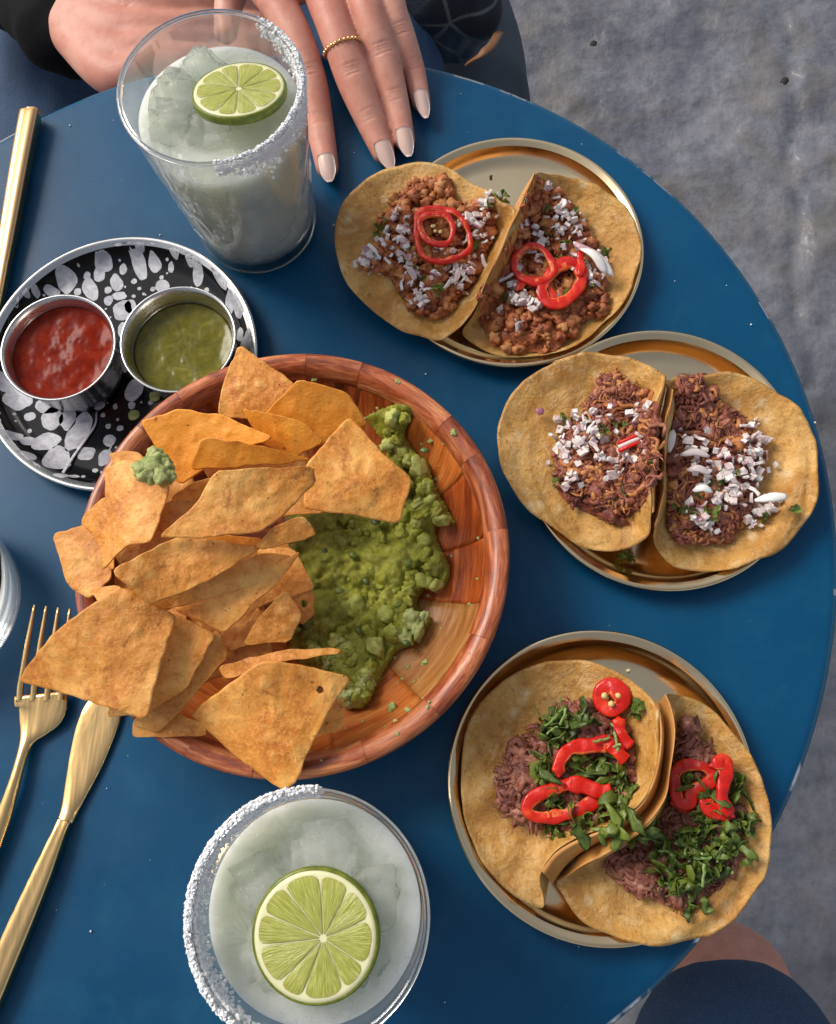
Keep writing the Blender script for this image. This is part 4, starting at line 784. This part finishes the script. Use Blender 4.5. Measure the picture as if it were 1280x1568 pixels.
# ------------------------------------------------------------------ glasses
def glass(cx, cy, lab, h=.12, r=.0462, grp='clear cut tumblers'):
    p = (cx, cy, ZT); t = thing('tumbler', p, lab, 'glass', grp); rb = .0355
    def rad(z): return rb+(r-rb)*(z/h)**.9
    out = [(.0001, .0016), (rb-.008, .0014), (rb-.004, .0002), (rb-.0012, .0012)]+[(rad(z), z) for z in np.linspace(.004, h-.002, 60)]+[(r, h-.0005), (r-.0006, h+.0001), (r-.0013, h+.0001), (r-.0018, h-.0006)]
    inn = [(rad(z)-.0020, z) for z in np.linspace(h-.003, .013, 20)]+[(rb-.005, .0098), (.0001, .0092)]
    def mod(rr, z, a, i):
        if 4 <= i < 64 and .008 < z < .082:
            w_ = math.sin(math.pi*(z-.008)/.074)**.5; u = a*9; return rr-.0015*w_*(abs(math.sin(u+z*95))**.6*.6+abs(math.sin(u-z*95))**.6*.6)
        return rr
    V, F = lathe(out+inn, 180, p, mod); mk('glass_wall', V, F, 'clear_glass', t)
    rr = []
    for k in range(13): a = math.pi*2*k/12; rr.append((r-.0009+.00135*math.cos(a), h+.0002+.00115*math.sin(a)))
    V, F = lathe(rr, 180, p); mk('rim', V, F, 'rim_glass', t)
    return t, p, rad
def drink(p, rad, lv, lab, m='margarita_liquid', name='margarita', cat='drink'):
    V, F = lathe([(.0001, .0100), (.030, .0104)]+[(rad(z)-.0024, z) for z in np.linspace(.014, lv, 12)]+[(rad(lv)-.0030, lv+.0002), (.025, lv), (.0001, lv)], 96, p)
    tag(mk(name, V, F, m, origin=(p[0], p[1], p[2]+.01)), lab, cat)
def ice(px, py, h, s, lab, rot, cen):
    b = bmesh.new(); bmesh.ops.create_cube(b, size=1); bmesh.ops.bevel(b, geom=b.edges[:], offset=.2, segments=4, affect='EDGES'); bmesh.ops.subdivide_edges(b, edges=b.edges[:], cuts=1, use_grid_fill=True)
    V = np.array([v.co[:] for v in b.verts]); F = [tuple(v.index for v in f.verts) for f in b.faces]; b.free()
    V = np.array([v*(1+.30*nz(v*1.7+px)+.10*nz(v*5+px)) for v in V])*s; c_i = at(px, py, h); q = c_i[:2]-cen[:2]; d = np.hypot(*q); lim = .0435-s*.80
    if d > lim: c_i[:2] = cen[:2]+q*lim/d
    V = V@np.array(Euler(rot).to_matrix()).T+c_i
    tag(mk('ice_cube', V, F, 'ice'), lab, 'ice cube', 'ice cubes in the margaritas')
def lime(loc, r, rot, lab, cofs=(.0, .0), n=10, th=.005):
    t = thing('lime_slice', loc, lab, 'lime slice', 'lime slices in the margaritas', rot)
    V, F = lathe([(r*.93, -th/2), (r*.985, -th/2+.0004), (r, -th*.2), (r, th*.2), (r*.985, th/2-.0003), (r*.955, th/2), (r*.93, th/2-.0002)], 90); mk('rind', V, F, 'lime_rind', t, local=True)
    V, F = lathe([(.0001, -th/2), (r*.935, -th/2), (r*.955, 0), (r*.958, th/2-.0001), (r*.88, th/2), (r*.4, th/2), (.0001, th/2)], 90); mk('pith', V, F, 'lime_pith', t, local=True)
    c0 = np.array([cofs[0]*r, cofs[1]*r]); ang = [2*math.pi*k/n+random.uniform(-.12, .12) for k in range(n)]; ang.append(ang[0]+2*math.pi)
    for k in range(n):
        a0, a1 = ang[k], ang[k+1]; V = []; UV = []; na, nr = 12, 10
        for i in range(nr+1):
            q = i/nr
            for j in range(na+1):
                u = j/na*2-1; am = (a0+a1)/2; hw = (a1-a0)/2; rr = .06*r+(r*.875-.06*r)*q
                rim_r = 1-.07*abs(u)**5*(q > .7)
                a = am+u*max(0, hw-.00018/max(rr, .001))*(1-.08*q**8); d = np.array([math.cos(a), math.sin(a)]); x = c0*(1-q)+d*rr*rim_r
                hz = .00035*(1-u**6)*min(1, q*6)*(1-q**10)+.00025*nz((x[0], x[1], k), 900); V.append((x[0], x[1], th/2+.00015+hz)); UV.append((q, u*hw+k))
        F = grid_faces(nr+1, na+1, False); mk('pulp_segment', V, [f[::-1] for f in F], 'lime_pulp', t, local=True, uv=UV)
    return t
def salt(p, a0, a1, lab, r=.0462, h=.12, low=.010, n=2600, dens=None):
    parts = []
    for _ in range(n):
        a = random.uniform(a0, a1); e = max(.25, min(1, (a-a0)/.7, (a1-a)/.7))
        if random.random() > e+.1: continue
        dz = abs(random.gauss(0, low*.5))*(.6+.8*abs(nz((a*3, 0, 0))))
        if dz > low*1.7*e+.002: continue
        side = random.random(); rr = r+(.0009 if dz < .003 else .0003)-dz*.085 if side < .66 else r-(.0026 if dz < .003 else .0021)-dz*.085
        if dz < .0012: rr = r-random.uniform(0, .0018)
        z = h-dz+(.0016 if dz < .0012 else 0); s = random.choice([.00035, .0005, .0007, .0009, .0012])*random.uniform(.8, 1.2)
        V, F = boxm(s, s, s); parts.append((np.array(V)@rotm().T+np.array([p[0]+rr*math.cos(a), p[1]+rr*math.sin(a), p[2]+z]), F))
    V, F = join(parts); o = mk('salt_rim', V, F, 'salt', smooth=False); return o
def salt_part(t, *a, **k):
    o = salt(*a, **k); o.parent = t; o.location = Vector(ORG[o.name]-ORG[t.name]); tag(o, kind='stuff')
t, p, rad = glass(-.1228, .3344, 'tall cut tumbler of margarita at the back beside the hand, salt on its right rim')
drink(p, rad, .100, 'cloudy pale green margarita in the tumbler beside the hand')
salt_part(t, p, R(-84), R(62), '', low=.017, n=6500)
for q in [(250,150,.099,.026,(.5,.6,.4),'ice cube under the left rim of the back glass'),(300,105,.100,.026,(.3,.2,.9),'ice cube behind the lime slice in the back glass'),(232,205,.098,.022,(.9,.3,.1),'ice cube catching the light at the front left of the back glass'),(320,200,.097,.022,(.2,.7,.5),'ice cube below the lime slice in the back glass')]: ice(q[0], q[1], q[2]+.0010, q[3], q[5], q[4], p)
lime(at(367, 143, .114), .0238, (R(-16), R(6), .4), 'lime slice propped at a slant in the back glass')
def bubbles(p, rad, lv, lab, n=130):
    pt = []
    for _ in range(n):
        a = random.uniform(0, 6.28); q = rad(lv)-.0045-abs(random.gauss(0, .007)); pt.append(lump((p[0]+q*math.cos(a), p[1]+q*math.sin(a), p[2]+lv+.0002), random.choice([.0003, .0005, .0008]), 2, 0, flat=.7))
    V, F = join(pt); tag(mk('bubbles', V, F, 'rim_glass', origin=p), lab, 'bubbles', kind='stuff')
bubbles(p, rad, .100, 'tiny bubbles floating on the margarita in the back glass')
t, p, rad = glass(-.0576, -.0439, 'tall cut tumbler of margarita at the front, salt along its left rim')
drink(p, rad, .101, 'cloudy pale green margarita in the front tumbler')
bubbles(p, rad, .101, 'tiny bubbles floating on the margarita in the front glass')
salt_part(t, p, R(86), R(250), '', low=.018, n=8000)
for q in [(505,1300,.100,.030,(.1,.15,.1),'ice cube above the lime slice in the front glass'),(380,1340,.099,.026,(.5,.3,.7),'ice cube at the upper left in the front glass'),(600,1370,.099,.028,(.4,.5,.2),'ice cube at the right in the front glass'),(385,1490,.098,.026,(.6,.2,.3),'ice cube at the lower left in the front glass'),(590,1500,.098,.024,(.3,.7,.9),'ice cube at the lower right in the front glass')]: ice(q[0], q[1], q[2]-.0025, q[3], q[5], q[4], p)
lime(at(484, 1431, .1125), .0250, (R(3), R(-5), .25), 'lime slice floating flat in the front glass', (.12, -.06))
c0 = at(-134, 908, .034); p = (c0[0], c0[1], ZT); t = thing('glass_dish', p, 'low clear glass dish cut off at the left edge beside the fork', 'glass dish')
V, F = lathe([(.0001, .001), (.036, .0008), (.041, .002), (.046, .010), (.0485, .022), (.0500, .0335), (.0494, .0344), (.0484, .0340), (.0468, .023), (.0440, .011), (.039, .0045), (.0001, .004)], 128, p); mk('glass_wall', V, F, 'clear_glass', t)
V, F = lathe([(.0001, .0044), (.0385, .0049), (.0435, .011), (.0462, .022), (.0464, .0224), (.0001, .0222)], 96, p); tag(mk('drinking_water', V, F, 'water', origin=(p[0], p[1], p[2]+.0044)), 'clear water in the glass dish at the left edge', 'water')

# ------------------------------------------------------------------ cutlery
def fac(a):
    r = 1/max(abs(math.cos(a))**1.0, abs(math.sin(a))**1.0)**.8; r *= 1-.05*(abs(math.sin(4*a)) < .25); return math.cos(a)*r*.9, math.sin(a)*r*.9
def cut(name, pts, th, m, par, sec=None, n=40, ns=24):
    P = spl([at(x, y, h) for x, y, h, w_ in pts], n); W = spl([[w_] for *_, w_ in pts], n)[:, 0]/3000; T_ = spl([[v] for v in th], n)[:, 0]
    V, F = tube(P, W, T_, ns, sec); return mk(name, V, F, m, par)
k = thing('knife', at(100, 1250, 0), 'gold knife lying on the blue table with its blade under the chips', 'knife')
cut('blade', [(185,1010,.0025,10),(170,1060,.0025,25),(151,1105,.0025,33),(130,1170,.0025,27),(108,1235,.0028,15),(100,1258,.0035,13)], [.0008, .0010, .0011, .0012, .0018, .0028], 'gold', k)
cut('handle', [(100,1256,.0038,12),(92,1275,.0045,12),(65,1340,.0050,17),(20,1445,.0052,21),(-40,1585,.0052,22),(-90,1700,.005,20)], [.0028, .0034, .0040, .0046, .0048, .0044], 'gold', k, fac)
k = thing('fork', at(30, 1150, 0), 'gold fork lying left of the knife with its tines under the big chip', 'fork')
cut('handle', [(62,1062,.0060,43),(62,1088,.0050,41),(52,1112,.0040,27),(42,1133,.0040,13),(33,1160,.0050,9),(20,1205,.0060,10),(0,1265,.0055,13),(-40,1370,.0050,15),(-80,1480,.005,14)], [.0010, .0012, .0015, .0020, .0024, .0026, .0028, .0030, .0028], 'gold', k)
for i in range(4):
    x = 30+i*21; xt = 53+i*18; cut('tine', [(x, 1075, .0058, 6), (x+2, 1045, .0075, 5.5), ((x+xt)/2, 990, .011, 4.5), (xt, 926+i*2, .013, 2.5)], [.0012, .0012, .0010, .0006], 'gold', k, None, 20, 10)
k = thing('cutlery_handle', at(20, 300, 0), 'copper gold cutlery handle at the top left with a blunt square end', 'cutlery')
cut('handle', [(47,175,.0070,18),(46,180,.0075,20),(32,255,.0070,19),(16,345,.0060,17),(0,435,.0055,14),(-20,560,.005,12)], [.0044, .0055, .0054, .0050, .0042, .0036], 'copper_gold', k, fac)

# ------------------------------------------------------------------ scraps
for x, y, l in [(652,573,'white salt crystal on the blue table between the bowl and the back plate'),(245,360,'white salt crystal on the blue table just above the speckled plate'),(511,345,'white salt crystal on the blue table left of the back tacos'),(107,192,'white salt crystal on the blue table near the copper handle'),(139,1426,'white salt crystal on the blue table between the knife and the front glass'),(1150,497,'white crumb on the blue table right of the right plate'),(1248,647,'white crumb at the right edge of the table')]:
    V, F = lump(at(x, y, .0005), .0006, 1, .4); tag(mk('salt_crystal', V, F, 'salt'), l, 'salt crystal', 'salt crystals dropped on the table')
pt = []
for _ in range(90):
    a = random.uniform(0, 6.28); r = TR*.97*math.sqrt(random.random()); pt.append(lump((TC[0]+r*math.cos(a), TC[1]+r*math.sin(a), ZT+.0002), random.uniform(.00012, .00035), 1, .4))
V, F = join(pt); tag(mk('table_dust', V, F, 'salt', smooth=False), 'tiny specks of salt and dust scattered over the blue tabletop', 'specks', kind='stuff')
for x, y, h, l in [(960,852,.003,'green cilantro leaf on the front floor of the right plate'),(768,300,.004,'cilantro sprig on the back plate between its two tacos')]:
    p = at(x, y, h); t = thing('herb_leaf', p, l, 'herb leaf')
    for k in range(3): o = inst('leaflet', LEF[k], t, p+np.array([.003*(k-1), .0015*(k % 2), .0012]), (.3*k, .2, k*1.1))
for x, y, l in [(752,270,'dark herb crumb on the floor of the back plate'),(963,1027,'pale fleck on the upper floor of the front plate')]:
    V, F = lump(at(x, y, .0035), .0012, 1, .3); tag(mk('crumb', V, F, 'cilantro' if x < 800 else 'crumb'), l, 'crumb')
p = at(216, 640, .003)
for x, y, l in [(237,607,'olive green salsa drop on the speckled plate, the upper one'),(205,636,'green salsa drop on the speckled plate beside the bowl rim')]:
    V, F = lump(at(x, y, .0028), .0035, 2, .2, flat=.25); tag(mk('salsa_drop', V, F, 'pale_guacamole'), l, 'salsa drop')

# ------------------------------------------------------------------ people
def chain_mesh(chains, voxel, smooth_it, creases=(), name='tmp'):
    parts = []
    for ch in chains:
        pts = [c_[:3] for c_ in ch]; n = max(8, len(ch)*7); P = spl(pts, n); W = spl([[c_[3]] for c_ in ch], n)[:, 0]; T_ = spl([[c_[4] if len(c_) > 4 else c_[3]] for c_ in ch], n)[:, 0]
        parts.append(tube(P, W, T_, 20))
        for e in (0, -1):
            q = ICO3[0]*W[e]*np.array([1, 1, T_[e]/W[e]]); parts.append((q+P[e], ICO3[1]))
    V, F = join(parts); me = bpy.data.meshes.new(name); me.from_pydata(V.tolist(), [], F); o = bpy.data.objects.new(name, me); COL.objects.link(o)
    md = o.modifiers.new('r', 'REMESH'); md.mode = 'VOXEL'; md.voxel_size = voxel; ms = o.modifiers.new('s', 'SMOOTH'); ms.iterations = smooth_it; ms.factor = .6
    bpy.context.view_layer.update(); ev = o.evaluated_get(bpy.context.evaluated_depsgraph_get()); m2 = ev.to_mesh()
    V = np.array([v.co[:] for v in m2.vertices]); N = np.array([v.normal[:] for v in m2.vertices]); F = [tuple(p_.vertices) for p_ in m2.polygons]; ev.to_mesh_clear(); bpy.data.objects.remove(o)
    for (c_, d, wd, dep, ln) in creases:
        q = V-c_; al = q@d; la = np.linalg.norm(q-np.outer(al, d), axis=1); k_ = (la < ln) & (np.abs(al) < wd*4); V[k_] -= N[k_]*(dep*np.exp(-(al[k_]/wd)**2)*np.clip(N[k_, 2], 0, 1)*(1-(la[k_]/ln)**2))[:, None]
    return V, F
def A(x, y, h, r, t_=None): return (*at(x, y, h), r, t_ if t_ else r)
# the woman across the table: left hand lies on the table, right hand rests at the edge
fing = [[(425,5,.030,.0120),(455,62,.027,.0104),(476,125,.019,.0100),(490,195,.011,.0088),(501,256,.0085,.0071)],
        [(490,-25,.034,.0125),(519,60,.031,.0108),(543,125,.022,.0110),(569,190,.013,.0090),(587,234,.0085,.0071)],
        [(546,-40,.036,.0118),(566,30,.033,.0100),(588,92,.023,.0100),(606,160,.013,.0085),(619,214,.0080,.0068)],
        [(590,-50,.034,.0106),(600,10,.030,.0090),(616,60,.021,.0088),(634,112,.011,.0074),(645,156,.0075,.0059)]]
chains = [[A(*j) for j in f] for f in fing]
wr = (470, -330, .040)
for f in fing:
    x, y, h, r = f[0]; chains.append([A(x, y, h, r+.0005, r*1.0), A((x+wr[0])/2, (y+wr[1])/2, .040, .013, .013), A(*wr, .020, .016)])
chains.append([A(445,-20,.033,.0115,.011), A(520,-40,.035,.012,.011), A(580,-55,.035,.0105,.010)])
chains.append([A(430,-60,.034,.014,.012), A(520,-90,.036,.015,.013), A(585,-110,.036,.012,.011)])
chains.append([A(*wr, .022, .017), (*at(500, -330, .05)+np.array([0, .12, .02]), .028, .026), (*at(520, -330, .05)+np.array([.03, .24, .05]), .036, .036)])
chains.append([A(420,-150,.034,.016), A(378,-60,.026,.0115), A(352,0,.014,.0095), A(346,48,.010,.0078)])  # thumb
chains.append([A(430,-120,.034,.013), A(400,-40,.028,.012), A(420,10,.028,.009)])
cr = []
for f in fing:
    for jn, mlt in ((2, 1), (3, .6)):
        a, b = at(*f[jn][:3]), at(*f[jn-1][:3]); d = (a-b)/np.linalg.norm(a-b)
        for o_ in (-.0034, -.0014, .0004, .0026): cr.append((a+d*o_+np.array([0, 0, f[jn][3]]), d, .00050, .00075*mlt, .0080))
V1, F1 = chain_mesh(chains, .0011, 5, cr)
rh = []
for k, (y0, y1) in enumerate([(-8, 10), (35, 45), (75, 70), (108, 95)]):
    rh.append([A(105, 10+k*9, -.030, .019, .017), A(175, y0+8, -.018, .0150, .0140), A(240, y1, -.016, .0125, .012), A(330, y1-5, -.026, .0092, .0092), A(390, y1-8, -.040, .0082, .0082), A(420, y1, -.058, .0075)])
rh.append([A(40,-20,-.05,.026,.023), A(110,20,-.036,.024,.019), A(170,60,-.026,.022,.017), A(205,70,-.026,.020,.016)])
rh.append([A(160,-20,-.022,.018,.016), A(230,-30,-.018,.015,.014), A(300,-45,-.020,.012)])
rh.append([A(175,100,-.030,.014,.014), A(240,95,-.028,.012,.012)])
rh.append([A(40,-20,-.05,.026,.024), A(-60,-160,-.06,.030,.030), A(-120,-420,-.05,.034,.034)])
V2, F2 = chain_mesh(rh, .0018, 24)
W = thing('person', at(450, -100, -.2), 'person in black jacket and jeans across the table, ringed hand resting on the tabletop', 'person')
V, F = join([(V1, F1), (V2, F2)]); mk('body', V, F, 'skin', W)
for f in fing:
    a, b = at(*f[-2][:3]), at(*f[-1][:3]); d = b-a; d /= np.linalg.norm(d); s_ = np.cross(d, (0, 0, 1)); s_ /= np.linalg.norm(s_); u = np.cross(s_, d); r = f[-1][3]; V = []
    n, k_ = 13, 9; L = .0182
    for i in range(n):
        v = i/(n-1); wd = r*.74*(1-max(0, v-.38)**2*1.75)*(1 if v > .12 else math.sqrt(max(.12, v/.12))*.25+.75)
        if v > .97: wd *= .75
        for j in range(k_):
            q = j/(k_-1)*2-1; V.append(b+d*(-.0048+v*L)+s_*q*wd+u*(r*1.0+.0014-r*.40*q*q*(wd/(r*.74))**2-.0012*v-.0016*v*v))
    V = np.array(V); V2_ = V-u*.0006; N_ = len(V); F = grid_faces(n, k_, False); F = F+[tuple(N_+i for i in g_2[::-1]) for g_2 in F]
    for i in range(n-1): F += [(i*k_, N_+i*k_, N_+(i+1)*k_, (i+1)*k_), (i*k_+k_-1, (i+1)*k_+k_-1, N_+(i+1)*k_+k_-1, N_+i*k_+k_-1)]
    for j in range(k_-1): F += [((n-1)*k_+j, N_+(n-1)*k_+j, N_+(n-1)*k_+j+1, (n-1)*k_+j+1), (j, j+1, N_+j+1, N_+j)]
    mk('nail', np.concatenate([V, V2_]), F, 'nail', W)
# ring
a, b = at(*fing[1][1][:3]), at(*fing[1][2][:3]); d = (b-a)/np.linalg.norm(b-a); c_ = a+d*.006; s_ = np.cross(d, (0, 0, 1)); s_ /= np.linalg.norm(s_); u = np.cross(s_, d); rr = .0114; parts = []
P = [c_+(s_*math.cos(q)+u*math.sin(q))*rr for q in np.linspace(0, 2*math.pi, 41)]; parts.append(tube(P, [.0007]*41, [.0007]*41, 8, up=d, cap=False))
V, F = join(parts); rg = mk('ring', V, F, 'gold', W)
for q in np.linspace(0, 2*math.pi, 27)[:-1]:
    V, F = lump(c_+(s_*math.cos(q)+u*math.sin(q))*(rr+.0004), .00125, 2, .12); mk('ring_bead', V, F, 'gold' if int(q*10) % 2 else 'copper_gold', rg)
# clothes
def cloth(name, chain, m, par, voxel=.004, amp=.004, fs=22):
    V, F = chain_mesh([chain] if not isinstance(chain[0], list) else chain, voxel, 4)
    ob = mk(name, V, F, m, par)
    n_ = len(V); co = np.zeros(n_*3); no = np.zeros(n_*3); ob.data.vertices.foreach_get('co', co); ob.data.vertices.foreach_get('normal', no); co = co.reshape(-1, 3); no = no.reshape(-1, 3)
    h = np.array([amp*noise.noise(Vector((w_[0]*fs, w_[1]*fs*.5, w_[2]*fs)))+amp*.5*noise.noise(Vector((w_[0]*fs*2.5, w_[1]*fs*2.5, w_[2]*fs))) for w_ in co])
    ob.data.vertices.foreach_set('co', (co+no*h[:, None]).ravel()); ob.data.update()
    return ob
cloth('jacket_sleeve', [[A(98,35,-.040,.036,.030), A(60,-30,-.05,.042,.036), A(-20,-180,-.06,.048,.045), A(-120,-420,-.02,.055,.055)], [A(118,78,-.050,.020,.020), A(80,40,-.05,.026,.026), A(30,-20,-.06,.03,.03)], [A(60,10,-.05,.03,.03), A(120,-50,-.05,.034,.034), A(150,-160,-.05,.05,.05)], [A(60,25,-.06,.022,.022), A(0,-12,-.06,.024,.024), A(-90,-60,-.06,.03,.03)]], 'black_cloth', W, .003)
cloth('jacket_sleeve', [(*at(500, -330, .05)+np.array([0, .07, .01]), .036, .032), (*at(520, -330, .05)+np.array([.02, .16, .03]), .044, .042), (*at(520, -330, .05)+np.array([.04, .28, .06]), .052, .052)], 'black_cloth', W)
cloth('jeans', [[A(80,330,-.20,.065,.060), A(95,120,-.19,.072,.068), A(75,-60,-.17,.080,.075), A(110,-330,-.14,.088,.085)], [A(600,330,-.22,.06,.06), A(575,100,-.20,.062,.06), A(545,-60,-.18,.07,.07), A(480,-330,-.14,.085,.085)], [A(110,-330,-.14,.09,.085), A(300,-400,-.12,.1,.09), A(480,-330,-.14,.09,.085)]], 'denim', W, .004, .004, 12)
cloth('jeans_lower_leg', [[A(80,330,-.21,.060,.058), (*(at(80, 330, -.45)*.0+np.array([at(80, 330, -.2)[0], at(80, 330, -.2)[1]+.02, .36])), .05, .05), (at(80, 330, -.2)[0], at(80, 330, -.2)[1]+.05, .06, .042, .042)], [A(600,330,-.22,.058,.056), (at(640, 330, -.22)[0], at(640, 330, -.22)[1]+.02, .36, .05, .05), (at(640, 330, -.22)[0], at(640, 330, -.22)[1]+.05, .06, .042, .042)]], 'denim', W, .006)
# bag beside the thigh and the grey trousered leg
bg_ = thing('shoulder_bag', at(700, 30, -.40), 'dark patterned cloth bag with a tan strap hanging behind the table', 'bag')
cloth('bag_body', [[A(640,-70,-.15,.050,.05), A(690,-10,-.16,.038,.04), A(722,12,-.165,.027,.035)], [A(640,20,-.18,.032,.05), A(685,40,-.18,.026,.04), A(706,52,-.185,.018,.03)]], 'patterned_cloth', bg_, .004, .006, 30)
V, F = tube(spl([at(716, 98, -.165), at(735, 84, -.145), at(752, 70, -.145), at(764, 50, -.165)], 14), [.004]*14, [.0015]*14, 8); mk('strap', V, F, 'tan_strap', bg_)
o = cloth('trouser_leg', [[A(700,20,-.33,.055,.05), A(722,90,-.34,.056,.05), A(735,200,-.36,.055,.05), A(735,380,-.38,.05,.05)]], 'grey_denim', None, .005, .004, 14)
tag(o, 'grey blue trouser leg slanting under the table behind the bag', 'trousers')
# second person at the lower right
Q = thing('person', at(1150, 1560, -.3), 'person at the lower right, bare knee and blue denim shorts beside the table', 'person')
V, F = chain_mesh([[A(1060,1860,-.16,.062,.060), A(1085,1690,-.17,.056,.052), A(1105,1590,-.19,.050,.046), A(1110,1520,-.21,.043,.043), A(1095,1490,-.30,.042,.042), (at(1095,1440,-.3)[0], at(1095,1440,-.3)[1], .06, .03, .03)]], .003, 5); mk('body', V, F, 'skin', Q)
V, F = chain_mesh([[A(1050,1940,-.16,.080,.075), A(1085,1810,-.165,.075,.068), A(1105,1725,-.17,.069,.063), A(1128,1636,-.178,.066,.058)]], .003, 3); o = mk('denim_shorts', V, F, 'denim', Q)
print('objects', len(bpy.data.objects), 'tris', sum(len(m_.polygons) for m_ in bpy.data.meshes))
